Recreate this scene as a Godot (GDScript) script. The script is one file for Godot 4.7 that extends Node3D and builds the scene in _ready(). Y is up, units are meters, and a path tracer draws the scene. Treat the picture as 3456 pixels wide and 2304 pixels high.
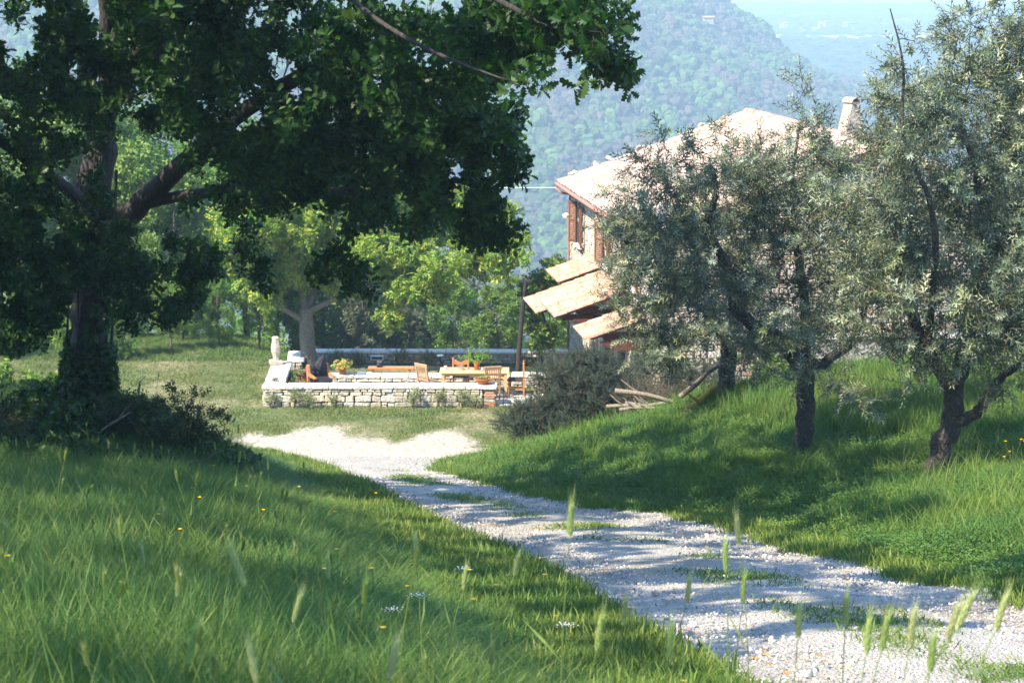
extends Node3D

const CY := 11.63                       # eye height above the terrace paving
var rng := RandomNumberGenerator.new()
var M := {}
var counts := {}
var nz := FastNoiseLite.new()
var nz2 := FastNoiseLite.new()
var stone_meshes: Array = []
var stone_mats: Array = []

# ---------------------------------------------------------------- terrain
const DT := [[-20.0, 0.0], [-8.0, 0.6], [0.0, 1.55], [5.0, 2.55], [10.0, 3.6], [20.0, 5.75], [30.0, 7.85], [40.0, 9.95], [46.0, 11.2], [49.0, 11.55], [53.0, 11.64], [57.0, 11.55], [61.0, 11.42], [65.0, 11.7], [72.0, 13.6], [85.0, 19.0], [120.0, 36.0], [200.0, 70.0], [320.0, 105.0], [460.0, 130.0], [600.0, 140.0]]
const RX := [[2.0, 6.6], [6.0, 5.6], [10.0, 4.6], [13.7, 3.79], [15.9, 3.33], [18.4, 2.98], [21.5, 2.63], [23.1, 2.01], [24.4, 1.4], [29.4, 0.16], [35.9, -1.13], [41.0, -1.0], [45.0, 1.6], [48.0, 4.0], [60.0, 4.0], [80.0, 6.0]]
const LX := [[2.0, 2.0], [6.0, 1.2], [9.3, 0.6], [11.4, 0.2], [13.4, 0.0], [16.3, -0.35], [20.2, -1.15], [25.9, -2.2], [33.0, -3.4], [40.3, -4.91], [46.8, -6.66], [52.0, -8.0]]
const RH := [[2.0, 0.3], [12.0, 0.8], [22.0, 1.3], [25.0, 1.55], [32.0, 2.6], [39.0, 1.25], [43.0, 1.6], [47.0, 2.5], [60.0, 2.0], [80.0, 0.5]]

func table(t: Array, v: float) -> float:
	if v <= t[0][0]: return t[0][1]
	for i in range(1, t.size()):
		if v <= t[i][0]:
			var k: float = (v - t[i - 1][0]) / (t[i][0] - t[i - 1][0])
			return lerpf(t[i - 1][1], t[i][1], k)
	return t[t.size() - 1][1]

func soft(t: Array, v: float) -> float:
	return (table(t, v - 1.2) + table(t, v) * 2.0 + table(t, v + 1.2)) * 0.25

func H(x: float, z: float) -> float:
	var d := -z
	var y := CY - soft(DT, d)
	if d < 90.0:
		var e := x - soft(RX, d) - 0.15
		if e > 0.0: y += soft(RH, d) * (1.0 - exp(-e / 5.0))
		var el := soft(LX, d) - x - 0.3
		if el > 0.0 and d < 50.0:
			y += 0.35 * (1.0 - exp(-el / 1.5)) * smoothstep(50.0, 36.0, d)
			y += 0.6 * smoothstep(5.0, 11.0, el) * smoothstep(52.0, 44.0, d) * smoothstep(24.0, 34.0, d)
		var mx := (x + 6.9) / 2.1
		var mz := (d - 28.6) / 2.0
		y += 1.25 * exp(-(mx * mx + mz * mz) * 0.8)
		y += 0.05 * nz.get_noise_2d(x * 3.0, z * 3.0) * smoothstep(3.0, 8.0, d) * (1.0 if d < 45.0 or d > 62.0 else 0.4)
	else:
		y += 3.0 * nz.get_noise_2d(x * 0.2, z * 0.2) * smoothstep(90.0, 160.0, d)
	if d > 59.3: y -= 0.16 * minf(d - 59.3, 9.0) * smoothstep(-9.5, -7.0, x)
	return y

func G(x: float, z: float) -> Vector3:
	return Vector3(x, H(x, z), z)

# ---------------------------------------------------------------- naming
func nm(parent: Node, base: String) -> String:
	var key := str(parent.get_instance_id()) + base
	var n: int = counts.get(key, -1) + 1
	counts[key] = n
	return base if n == 0 else "%s_%03d" % [base, n]

func put(parent: Node, called: String, mesh: Mesh, m: Material, at := Transform3D()) -> MeshInstance3D:
	var o := MeshInstance3D.new()
	o.name = nm(parent, called)
	o.mesh = mesh
	if m: o.material_override = m
	o.transform = at
	parent.add_child(o)
	return o

func tag(o: Node, label := "", category := "", group := "", kind := "") -> void:
	if label: o.set_meta("label", label)
	if category: o.set_meta("category", category)
	if group: o.set_meta("group", group)
	if kind: o.set_meta("kind", kind)

func thing(called: String, label: String, category: String, at := Vector3.ZERO, turn := 0.0, group := "") -> Node3D:
	var o := Node3D.new()
	o.name = nm(self, called)
	add_child(o)
	o.position = at
	o.rotation.y = turn
	tag(o, label, category, group)
	return o

func part(parent: Node, called: String, at := Transform3D()) -> Node3D:
	var o := Node3D.new()
	o.name = nm(parent, called)
	o.transform = at
	parent.add_child(o)
	return o

func scatter(parent: Node, called: String, mesh: Mesh, m: Material, xf: Array, cols: Array, kind := "stuff") -> MultiMeshInstance3D:
	var mm := MultiMesh.new()
	mm.transform_format = MultiMesh.TRANSFORM_3D
	mm.use_colors = cols.size() > 0
	mm.mesh = mesh
	mm.instance_count = xf.size()
	for i in xf.size():
		mm.set_instance_transform(i, xf[i])
		if cols.size() > 0: mm.set_instance_color(i, cols[i])
	var o := MultiMeshInstance3D.new()
	o.name = nm(parent, called)
	o.multimesh = mm
	o.material_override = m
	parent.add_child(o)
	if kind: o.set_meta("kind", kind)
	return o

# ---------------------------------------------------------------- materials
func lin(c: Color) -> Color:
	return c.linear_to_srgb()

func ntex(sd: int, freq: float, ramp: Array, size := 256, oct := 4, sx := 1.0, sy := 1.0) -> ImageTexture:
	var n := FastNoiseLite.new()
	n.seed = sd
	n.frequency = freq
	n.fractal_octaves = oct
	var w := int(size * sx)
	var h := int(size * sy)
	var src := n.get_seamless_image(w, h)
	src.resize(size, size)
	var data := src.get_data()
	var out := PackedByteArray()
	out.resize(size * size * 3)
	var lut: Array = []
	for i in 256:
		var f := i / 255.0 * (ramp.size() - 1)
		var k := mini(int(f), ramp.size() - 2)
		lut.append(lin((ramp[k] as Color).lerp(ramp[k + 1], f - k)))
	for i in size * size:
		var c: Color = lut[data[i]]
		out[i * 3] = int(clampf(c.r, 0, 1) * 255)
		out[i * 3 + 1] = int(clampf(c.g, 0, 1) * 255)
		out[i * 3 + 2] = int(clampf(c.b, 0, 1) * 255)
	var im := Image.create_from_data(size, size, false, Image.FORMAT_RGB8, out)
	return ImageTexture.create_from_image(im)

func btex(sd: int, freq: float, strength := 4.0, size := 256, oct := 5, sx := 1.0, sy := 1.0) -> ImageTexture:
	var n := FastNoiseLite.new()
	n.seed = sd
	n.frequency = freq
	n.fractal_octaves = oct
	var im := n.get_seamless_image(int(size * sx), int(size * sy))
	im.resize(size, size)
	im.convert(Image.FORMAT_RGBA8)
	im.bump_map_to_normal_map(strength)
	return ImageTexture.create_from_image(im)

func mat(c: Color, rough := 0.8, tex: Texture2D = null, scale := 1.0, bump: Texture2D = null, vcol := false, world := false, spec := 0.3) -> StandardMaterial3D:
	var m := StandardMaterial3D.new()
	m.albedo_color = lin(c)
	m.roughness = rough
	m.metallic_specular = spec
	if tex:
		m.albedo_texture = tex
	if bump:
		m.normal_enabled = true
		m.normal_texture = bump
		m.normal_scale = 1.0
	if tex or bump:
		m.uv1_triplanar = true
		m.uv1_world_triplanar = world
		m.uv1_scale = Vector3.ONE * scale
	m.vertex_color_use_as_albedo = vcol
	return m

func leafmat(back: Color, rough := 0.45, spec := 0.35) -> StandardMaterial3D:
	var m := StandardMaterial3D.new()
	m.albedo_color = Color.WHITE
	m.vertex_color_use_as_albedo = true
	m.roughness = rough
	m.metallic_specular = spec
	m.cull_mode = BaseMaterial3D.CULL_DISABLED
	m.backlight_enabled = true
	m.backlight = back
	return m

# ---------------------------------------------------------------- mesh helpers
func st_new() -> SurfaceTool:
	var st := SurfaceTool.new()
	st.begin(Mesh.PRIMITIVE_TRIANGLES)
	return st

func tri(st: SurfaceTool, a: Vector3, b: Vector3, c: Vector3) -> void:
	var n := (c - a).cross(b - a)
	n = n.normalized() if n.length_squared() > 1e-14 else Vector3.UP
	st.set_normal(n); st.add_vertex(a)
	st.set_normal(n); st.add_vertex(b)
	st.set_normal(n); st.add_vertex(c)

func quad(st: SurfaceTool, a: Vector3, b: Vector3, c: Vector3, d: Vector3) -> void:
	tri(st, a, b, c)
	tri(st, a, c, d)

func tube(st: SurfaceTool, pts: Array, r0: float, r1: float, sides := 6, rough := 0.0, cap := false) -> void:
	var rings: Array = []
	var norms: Array = []
	var n := pts.size()
	var side := Vector3.ZERO
	for i in n:
		var p: Vector3 = pts[i]
		var d: Vector3 = (pts[mini(i + 1, n - 1)] as Vector3) - (pts[maxi(i - 1, 0)] as Vector3)
		d = d.normalized()
		if side == Vector3.ZERO:
			side = d.cross(Vector3(0.31, 0.2, 0.93)).normalized()
		side = (side - d * side.dot(d)).normalized()
		var up := d.cross(side)
		var r := lerpf(r0, r1, float(i) / (n - 1))
		var ring: Array = []
		var nn: Array = []
		for k in sides:
			var a := TAU * k / sides
			var v := side * cos(a) + up * sin(a)
			var rr := r
			if rough > 0.0:
				rr *= 1.0 + rough * nz2.get_noise_3d(p.x * 3.0 + v.x * 60.0 * r, p.y * 1.2 + v.y * 60.0 * r, p.z * 3.0 + v.z * 60.0 * r)
			ring.append(p + v * rr)
			nn.append(v)
		rings.append(ring)
		norms.append(nn)
	for i in n - 1:
		for k in sides:
			var k2 := (k + 1) % sides
			for q in [[i, k], [i + 1, k2], [i, k2], [i, k], [i + 1, k], [i + 1, k2]]:
				st.set_normal(norms[q[0]][q[1]])
				st.add_vertex(rings[q[0]][q[1]])
	if cap:
		for e in [0, n - 1]:
			for k in sides:
				if e == 0: tri(st, pts[0], rings[0][(k + 1) % sides], rings[0][k])
				else: tri(st, pts[e], rings[e][k], rings[e][(k + 1) % sides])

func spline(pts: Array, per := 4) -> Array:
	var out: Array = []
	var n := pts.size()
	for i in n - 1:
		var a: Vector3 = pts[maxi(i - 1, 0)]
		var b: Vector3 = pts[i]
		var c: Vector3 = pts[i + 1]
		var d: Vector3 = pts[mini(i + 2, n - 1)]
		for k in per:
			out.append(b.cubic_interpolate(c, a, d, float(k) / per))
	out.append(pts[n - 1])
	return out

func box(st: SurfaceTool, lo: Vector3, hi: Vector3, xf := Transform3D()) -> void:
	var p: Array = []
	for i in 8:
		p.append(xf * Vector3(hi.x if i & 1 else lo.x, hi.y if i & 2 else lo.y, hi.z if i & 4 else lo.z))
	quad(st, p[4], p[6], p[7], p[5])
	quad(st, p[1], p[3], p[2], p[0])
	quad(st, p[5], p[7], p[3], p[1])
	quad(st, p[0], p[2], p[6], p[4])
	quad(st, p[6], p[2], p[3], p[7])
	quad(st, p[0], p[4], p[5], p[1])

func boxm(lo: Vector3, hi: Vector3) -> ArrayMesh:
	return cham(lo, hi, minf(0.006, 0.2 * minf(minf(hi.x - lo.x, hi.y - lo.y), hi.z - lo.z)), 0.0)

func cham(lo: Vector3, hi: Vector3, b: float, jit: float) -> ArrayMesh:
	# a box with chamfered edges; jit moves corners about so that hewn stones differ
	var st := st_new()
	var v := {}
	var off := {}
	for i in 8:
		off[i] = Vector3(rng.randf_range(-jit, jit), rng.randf_range(-jit, jit), rng.randf_range(-jit, jit))
		var s := Vector3(1 if i & 1 else -1, 1 if i & 2 else -1, 1 if i & 4 else -1)
		var c := Vector3(hi.x if i & 1 else lo.x, hi.y if i & 2 else lo.y, hi.z if i & 4 else lo.z) + (off[i] as Vector3)
		v[[i, 0]] = c - Vector3(0, s.y, s.z) * b
		v[[i, 1]] = c - Vector3(s.x, 0, s.z) * b
		v[[i, 2]] = c - Vector3(s.x, s.y, 0) * b
	var ctr := (lo + hi) * 0.5
	var face := func(a: Array):
		var cen := Vector3.ZERO
		for q in a: cen += q
		cen /= a.size()
		var n := ((a[2] as Vector3) - (a[0] as Vector3)).cross((a[1] as Vector3) - (a[0] as Vector3))
		var w := a.duplicate()
		if n.dot(cen - ctr) < 0: w.reverse()
		for k in range(1, w.size() - 1): tri(st, w[0], w[k], w[k + 1])
	var ax := [1, 2, 4]
	for d in 3:
		var e1: int = ax[(d + 1) % 3]
		var e2: int = ax[(d + 2) % 3]
		for s in 2:
			var b0: int = ax[d] * s
			face.call([v[[b0, d]], v[[b0 | e1, d]], v[[b0 | e1 | e2, d]], v[[b0 | e2, d]]])
		for s in 4:   # edges along d
			var b0: int = (e1 if s & 1 else 0) | (e2 if s & 2 else 0)
			var f1 := (d + 1) % 3
			var f2 := (d + 2) % 3
			face.call([v[[b0, f1]], v[[b0 | ax[d], f1]], v[[b0 | ax[d], f2]], v[[b0, f2]]])
	for i in 8: face.call([v[[i, 0]], v[[i, 1]], v[[i, 2]]])
	return st.commit()

func lathe(st: SurfaceTool, prof: Array, seg := 20, xf := Transform3D()) -> void:
	for i in prof.size() - 1:
		for k in seg:
			var a := TAU * k / seg
			var b := TAU * (k + 1) / seg
			var p0: Vector2 = prof[i]
			var p1: Vector2 = prof[i + 1]
			var q := [Vector3(cos(a) * p0.x, p0.y, sin(a) * p0.x), Vector3(cos(b) * p0.x, p0.y, sin(b) * p0.x), Vector3(cos(b) * p1.x, p1.y, sin(b) * p1.x), Vector3(cos(a) * p1.x, p1.y, sin(a) * p1.x)]
			for j in 4: q[j] = xf * (q[j] as Vector3)
			if p0.x > 1e-4: tri(st, q[0], q[1], q[2])
			if p1.x > 1e-4: tri(st, q[0], q[2], q[3])

func lathem(prof: Array, seg := 20) -> ArrayMesh:
	var st := st_new()
	lathe(st, prof, seg)
	return st.commit()

func prism(st: SurfaceTool, poly: Array, w: float) -> void:
	# polygon in x-y, extruded along z by w, centred
	var n := poly.size()
	var ctr := Vector2.ZERO
	for p in poly: ctr += p
	ctr /= n
	var area := 0.0
	for i in n: area += (poly[i] as Vector2).cross(poly[(i + 1) % n])
	var pl := poly.duplicate()
	if area < 0: pl.reverse()
	var idx := Geometry2D.triangulate_polygon(PackedVector2Array(pl))
	for i in range(0, idx.size(), 3):
		var a: Vector2 = pl[idx[i]]
		var b: Vector2 = pl[idx[i + 1]]
		var c: Vector2 = pl[idx[i + 2]]
		if (b - a).cross(c - a) > 0:
			var t := b; b = c; c = t
		tri(st, Vector3(a.x, a.y, w / 2), Vector3(b.x, b.y, w / 2), Vector3(c.x, c.y, w / 2))
		tri(st, Vector3(a.x, a.y, -w / 2), Vector3(c.x, c.y, -w / 2), Vector3(b.x, b.y, -w / 2))
	for i in n:
		var a: Vector2 = pl[i]
		var b: Vector2 = pl[(i + 1) % n]
		quad(st, Vector3(a.x, a.y, w / 2), Vector3(a.x, a.y, -w / 2), Vector3(b.x, b.y, -w / 2), Vector3(b.x, b.y, w / 2))

func rv(s := 1.0) -> Vector3:
	return Vector3(rng.randfn(), rng.randfn(), rng.randfn()) * s

func rdir() -> Vector3:
	var v := rv()
	return v.normalized() if v.length() > 1e-4 else Vector3.UP

func along(d: Vector3, roll := 0.0) -> Basis:
	# a basis whose +Y runs along d
	var y := d.normalized()
	var x := y.cross(Vector3(0.17, 0.3, 0.94))
	if x.length() < 0.05: x = y.cross(Vector3.RIGHT)
	x = x.normalized()
	return Basis(x, y, x.cross(y)) * Basis(Vector3.UP, roll)

func vary(c: Color, k: float) -> Color:
	var f := 1.0 + rng.randf_range(-k, k)
	return Color(c.r * f * rng.randf_range(1 - k * 0.5, 1 + k * 0.5), c.g * f, c.b * f * rng.randf_range(1 - k * 0.5, 1 + k * 0.5))

# ---------------------------------------------------------------- leaves
func leaf(st: SurfaceTool, at: Vector3, dir: Vector3, nrm: Vector3, out: Array, l: float, w: float, col: Color, curl := 0.15) -> void:
	# a leaf from its half outline, folded along the midrib
	var y := dir.normalized()
	var x := y.cross(nrm)
	x = x.normalized() if x.length() > 1e-3 else y.cross(Vector3(0.3, 0.5, 0.8)).normalized()
	var z := x.cross(y)
	st.set_color(col)
	var n := out.size()
	for s in [-1.0, 1.0]:
		for i in n - 1:
			var a: Vector2 = out[i]
			var b: Vector2 = out[i + 1]
			var ma := at + y * (a.y * l) - z * (curl * l * a.y * a.y)
			var mb := at + y * (b.y * l) - z * (curl * l * b.y * b.y)
			var ea: Vector3 = ma + x * (s * a.x * w) + z * (absf(a.x) * w * 0.35)
			var eb: Vector3 = mb + x * (s * b.x * w) + z * (absf(b.x) * w * 0.35)
			if a.x > 0.001: tri(st, ma, ea, eb)
			if b.x > 0.001: tri(st, ma, eb, mb)

const OAK_OUT := [Vector2(0.0, 0.0), Vector2(0.12, 0.12), Vector2(0.33, 0.26), Vector2(0.13, 0.33), Vector2(0.45, 0.48), Vector2(0.18, 0.55), Vector2(0.5, 0.72), Vector2(0.22, 0.78), Vector2(0.3, 0.94), Vector2(0.0, 1.0)]
const OVAL_OUT := [Vector2(0.0, 0.0), Vector2(0.38, 0.25), Vector2(0.5, 0.5), Vector2(0.3, 0.8), Vector2(0.0, 1.0)]
const LANCE_OUT := [Vector2(0.0, 0.0), Vector2(0.5, 0.45), Vector2(0.0, 1.0)]
const IVY_OUT := [Vector2(0.0, 0.0), Vector2(0.55, -0.05), Vector2(0.35, 0.3), Vector2(0.45, 0.6), Vector2(0.18, 0.65), Vector2(0.0, 1.0)]

func twig_mesh(n: int, stem: float, spread: float, out: Array, l: float, w: float, col: Color, droop := 0.0, tilt := 0.9, stemcol := Color(0.09, 0.07, 0.04)) -> ArrayMesh:
	var st := st_new()
	st.set_color(stemcol)
	if stem > 0.0:
		tube(st, [Vector3.ZERO, Vector3(0.01, stem * 0.5, 0), Vector3(0, stem, 0.01)], 0.0035, 0.0015, 3)
	for i in n:
		var t := (i + 0.6) / n
		var a := i * 2.4 + rng.randf_range(-0.5, 0.5)
		var o := Vector3(cos(a), 0, sin(a))
		var p := Vector3(0, stem * t, 0) + o * spread * rng.randf_range(0.05, 0.4)
		var d := (o * tilt + Vector3.UP * rng.randf_range(0.2, 0.9) + Vector3.DOWN * droop).normalized()
		var nr := (Vector3.UP + o * rng.randf_range(-0.6, 0.3) + rv(0.35)).normalized()
		var s := rng.randf_range(0.75, 1.2)
		leaf(st, p, d, nr, out, l * s, w * s, vary(col, 0.22), rng.randf_range(0.0, 0.35))
	return st.commit()

func walnut_mesh(col: Color) -> ArrayMesh:
	# two drooping compound leaves
	var st := st_new()
	for q in 3:
		var a := q * 2.1 + rng.randf() * 0.6
		var o := Vector3(cos(a), 0, sin(a))
		var pts := [Vector3.ZERO, o * 0.09 + Vector3.UP * 0.03, o * 0.19 - Vector3.UP * 0.05, o * 0.25 - Vector3.UP * 0.18]
		st.set_color(Color(0.12, 0.12, 0.04))
		tube(st, pts, 0.003, 0.0015, 3)
		for i in 7:
			var p: Vector3 = (pts[1 + mini(i / 3, 2)] as Vector3).lerp(pts[mini(2 + i / 3, 3)], (i % 3) / 3.0)
			var s := 1.0 if i % 2 else -1.0
			var sd := o.cross(Vector3.UP) * s
			var d := (sd * 0.7 + o * 0.5 + Vector3.DOWN * rng.randf_range(0.5, 1.1)).normalized() if i < 6 else (o * 0.3 + Vector3.DOWN).normalized()
			leaf(st, p, d, (o * 0.6 + Vector3.UP + rv(0.3)).normalized(), OVAL_OUT, rng.randf_range(0.1, 0.15), 0.055, vary(col, 0.25), 0.2)
	return st.commit()

func sprig_mesh(n: int, l: float, needle: float, col: Color, up := 1.0, wide := 0.16) -> ArrayMesh:
	var st := st_new()
	st.set_color(Color(0.1, 0.08, 0.05))
	tube(st, [Vector3.ZERO, Vector3(0.01, l * 0.5, 0), Vector3(0, l, 0.02)], 0.004, 0.002, 3)
	for i in n:
		var t := 0.1 + 0.9 * i / n
		var a := i * 2.4
		var o := Vector3(cos(a), 0, sin(a))
		leaf(st, Vector3(0, l * t, 0), (o + Vector3.UP * up * rng.randf_range(0.5, 1.2)).normalized(), (Vector3.UP - o * 0.5), LANCE_OUT, needle * rng.randf_range(0.8, 1.2) * (1.2 - 0.5 * t), needle * wide, vary(col, 0.25), 0.0)
	return st.commit()

# ---------------------------------------------------------------- trees
func grow(root: Node3D, limbs: Array, blobs: Array, per_m2: float, k: int, tw: Array, leaf_m: Material, bark: Material, tint: Array, opt := {}) -> void:
	# limbs and blobs in world metres. Branchlets run from the nearest wood to points in the blobs and carry the twigs.
	var o := root.position
	var st := st_new()
	var np := PackedVector3Array()
	var nr := PackedFloat32Array()
	for L in limbs:
		var pts: Array = []
		for p in L[0]: pts.append((p as Vector3) - o)
		pts = spline(pts, 5)
		if opt.has("knobbly"):
			for i in range(2, pts.size()):
				pts[i] += rv(opt.knobbly * lerpf(L[1], L[2], float(i) / pts.size()))
		tube(st, pts, L[1], L[2], L[3] if L.size() > 3 else 8, 0.22)
		for i in pts.size():
			if i >= (L[4] if L.size() > 4 else 0):
				np.append(pts[i])
				nr.append(lerpf(L[1], L[2], float(i) / pts.size()))
	if opt.has("flare"):
		for i in 6:
			var a := i * 1.05 + rng.randf() * 0.5
			var r: float = limbs[0][1]
			var b: Vector3 = (limbs[0][0][0] as Vector3) - o
			var q := b + Vector3(cos(a), 0, sin(a)) * r * (1.0 + float(opt.flare) * rng.randf_range(0.5, 1.2))
			q.y = H(q.x + o.x, q.z + o.z) - o.y - 0.06
			tube(st, [b + Vector3(cos(a) * r * 0.5, r * 2.2, sin(a) * r * 0.5), b + Vector3(cos(a) * r * 0.95, r * 0.6, sin(a) * r * 0.95), q], r * 0.3, r * 0.2, 6, 0.3)
	put(root, "trunk", st.commit(), bark)
	var bs := st_new()
	var xf: Array = []
	var cols: Array = []
	var near: Array = []
	for B in blobs:
		var c: Vector3 = (B[0] as Vector3) - o
		var r: Vector3 = B[1]
		var area := PI * r.x * r.y
		var n := maxi(3, int(per_m2 * (area + 0.12 * (r.x + r.y)) * (B[2] if B.size() > 2 else 1.0)))
		var ends: Array = []
		for i in n:
			var d := rdir() * pow(rng.randf(), 0.42)
			ends.append(c + d * r)
		for e: Vector3 in ends:
			var best := 1e9
			var bi := 0
			for i in np.size():
				var dd := np[i].distance_squared_to(e)
				if dd < best:
					best = dd
					bi = i
			var a := np[bi]
			var len := maxf(sqrt(best), 0.05)
			var sag: float = opt.get("sag", 0.1)
			var m1 := a.lerp(e, 0.35) + Vector3.UP * sag * len + rv(0.07 * len)
			var m2 := a.lerp(e, 0.7) + Vector3.UP * sag * len * 0.8 + rv(0.07 * len)
			var pl := [a, m1, m2, e]
			var rr: float = minf(nr[bi] * 0.75, opt.get("twig_r", 0.006) + 0.011 * len)
			tube(bs, spline(pl, 2), rr, 0.003, 4 if rr > 0.012 else 3)
			np.append(m1); nr.append(rr * 0.75)
			np.append(m2); nr.append(rr * 0.5)
			np.append(e); nr.append(maxf(rr * 0.35, 0.004))
			var kk := k
			if B.size() > 3: kk = B[3]
			for j in kk:
				var t := rng.randf_range(0.3, 1.0) if j > 1 else 1.0
				var p: Vector3 = m1.lerp(e, clampf((t - 0.3) / 0.7, 0, 1)) if t > 0.3 else m1
				var bd := (e - a).normalized()
				var d: Vector3 = (bd * float(opt.get("follow", 0.5)) + rdir() * 0.9 + Vector3.UP * float(opt.get("rise", 0.1))).normalized()
				p += rdir() * float(opt.get("fuzz", 0.1)) * rng.randf()
				var s := rng.randf_range(0.75, 1.25) * (opt.get("scale", 1.0) as float)
				var tr := Transform3D(along(d, rng.randf() * TAU).scaled(Vector3.ONE * s), p)
				if B.size() > 4: near.append(tr)
				else:
					xf.append(tr)
					cols.append(vary(tint[rng.randi() % tint.size()], 0.15))
	put(root, "branches", bs.commit(), bark)
	var crown := part(root, "crown")
	tag(crown, "", "", "", "stuff")
	var per: Array = []
	for i in tw.size(): per.append([[], []])
	for i in xf.size():
		per[i % tw.size()][0].append(xf[i])
		per[i % tw.size()][1].append(cols[i])
	for i in tw.size():
		if per[i][0].size() > 0: scatter(crown, "foliage", tw[i], leaf_m, per[i][0], per[i][1])
	if near.size() > 0 and opt.has("single"):
		var left := 296
		for tr in near:
			var s := st_new()
			for q in 6:
				if left <= 0: break
				left -= 1
				var ang := q * 2.4 + rng.randf()
				var od := Vector3(cos(ang), 0, sin(ang))
				var lt: Transform3D = tr * Transform3D(along((od + Vector3.UP * rng.randf_range(0.1, 0.7)).normalized(), rng.randf() * TAU).scaled(Vector3.ONE * rng.randf_range(0.8, 1.2)), Vector3(0, 0.03 * q, 0))
				put(crown, "leaf", opt.single[q % opt.single.size()], leaf_m, lt)

func wild_tree_parts(root: Node3D, h: float, r: float, tw: Array, leaf_m: Material, bark: Material, tint: Array, n: int, k: int, low := 0.25) -> void:
	# a tree of the wood, built about the origin
	var o := root.position
	var top := o + Vector3(rng.randf_range(-0.4, 0.4), h * 0.9, rng.randf_range(-0.4, 0.4))
	var mid := o.lerp(top, 0.5) + Vector3(rng.randf_range(-0.25, 0.25), 0, rng.randf_range(-0.2, 0.2))
	var limbs := [[[o + Vector3.DOWN * 0.3, o + Vector3(0.05, h * 0.2, 0), mid, top], 0.035 * h * 0.5, 0.02, 7, 6]]
	for i in 5:
		var a := i * 1.3 + rng.randf()
		var s := o.lerp(top, 0.3 + 0.1 * i)
		limbs.append([[s, s + Vector3(cos(a), 0.5, sin(a)) * r * 0.35, s + Vector3(cos(a), 0.75, sin(a)) * r * 0.7], 0.012 * h * 0.5, 0.012, 5, 3])
	var blobs: Array = []
	for i in n:
		var f := (i + 0.5) / n
		var a := i * 2.4
		var rr := r * (0.35 + 0.65 * sin(PI * (0.15 + 0.8 * f)))
		blobs.append([o + Vector3(cos(a) * rr * 0.6, h * lerpf(low, 0.95, f), sin(a) * rr * 0.6), Vector3(r * 0.42, h * 0.13, r * 0.42)])
	grow(root, limbs, blobs, 9.0, k, tw, leaf_m, bark, tint, {"fuzz": 0.3, "twig_r": 0.008})

# ---------------------------------------------------------------- grass
func tuft(n: int, h0: float, h1: float, w: float, spread: float, bend: float, ca: Color, cb: Color) -> ArrayMesh:
	var st := st_new()
	for i in n:
		var a := rng.randf() * TAU
		var p := Vector3(cos(a), 0, sin(a)) * spread * sqrt(rng.randf())
		var h := rng.randf_range(h0, h1)
		var b := rng.randf() * TAU
		var lean := Vector3(cos(b), 0, sin(b)) * h * bend * rng.randf_range(0.3, 1.3)
		var f := rng.randf() * TAU
		var sx := Vector3(cos(f), 0, sin(f)) * w * rng.randf_range(0.6, 1.2) * 0.5
		st.set_color(ca.lerp(cb, rng.randf()))
		var q := [p, p + Vector3.UP * h * 0.4 + lean * 0.18, p + Vector3.UP * h * 0.75 + lean * 0.55, p + Vector3.UP * h * 0.97 + lean]
		quad(st, q[0] - sx, q[1] - sx * 0.9, q[1] + sx * 0.9, q[0] + sx)
		quad(st, q[1] - sx * 0.9, q[2] - sx * 0.6, q[2] + sx * 0.6, q[1] + sx * 0.9)
		tri(st, q[2] - sx * 0.6, q[3], q[2] + sx * 0.6)
	return st.commit()

func clover(n: int, col: Color) -> ArrayMesh:
	var st := st_new()
	for i in n:
		var a := rng.randf() * TAU
		var p := Vector3(cos(a), 0, sin(a)) * 0.14 * sqrt(rng.randf())
		var h := rng.randf_range(0.05, 0.16)
		st.set_color(col * 0.9)
		var sx := Vector3(0.0015, 0, 0.001)
		tri(st, p - sx, p + Vector3.UP * h, p + sx)
		for q in 3:
			var b := q * TAU / 3 + a
			leaf(st, p + Vector3.UP * h, Vector3(cos(b), rng.randf_range(-0.2, 0.9), sin(b)), Vector3.UP + rv(0.4), OVAL_OUT, rng.randf_range(0.01, 0.02), 0.013, vary(col, 0.25), 0.0)
	return st.commit()

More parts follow.
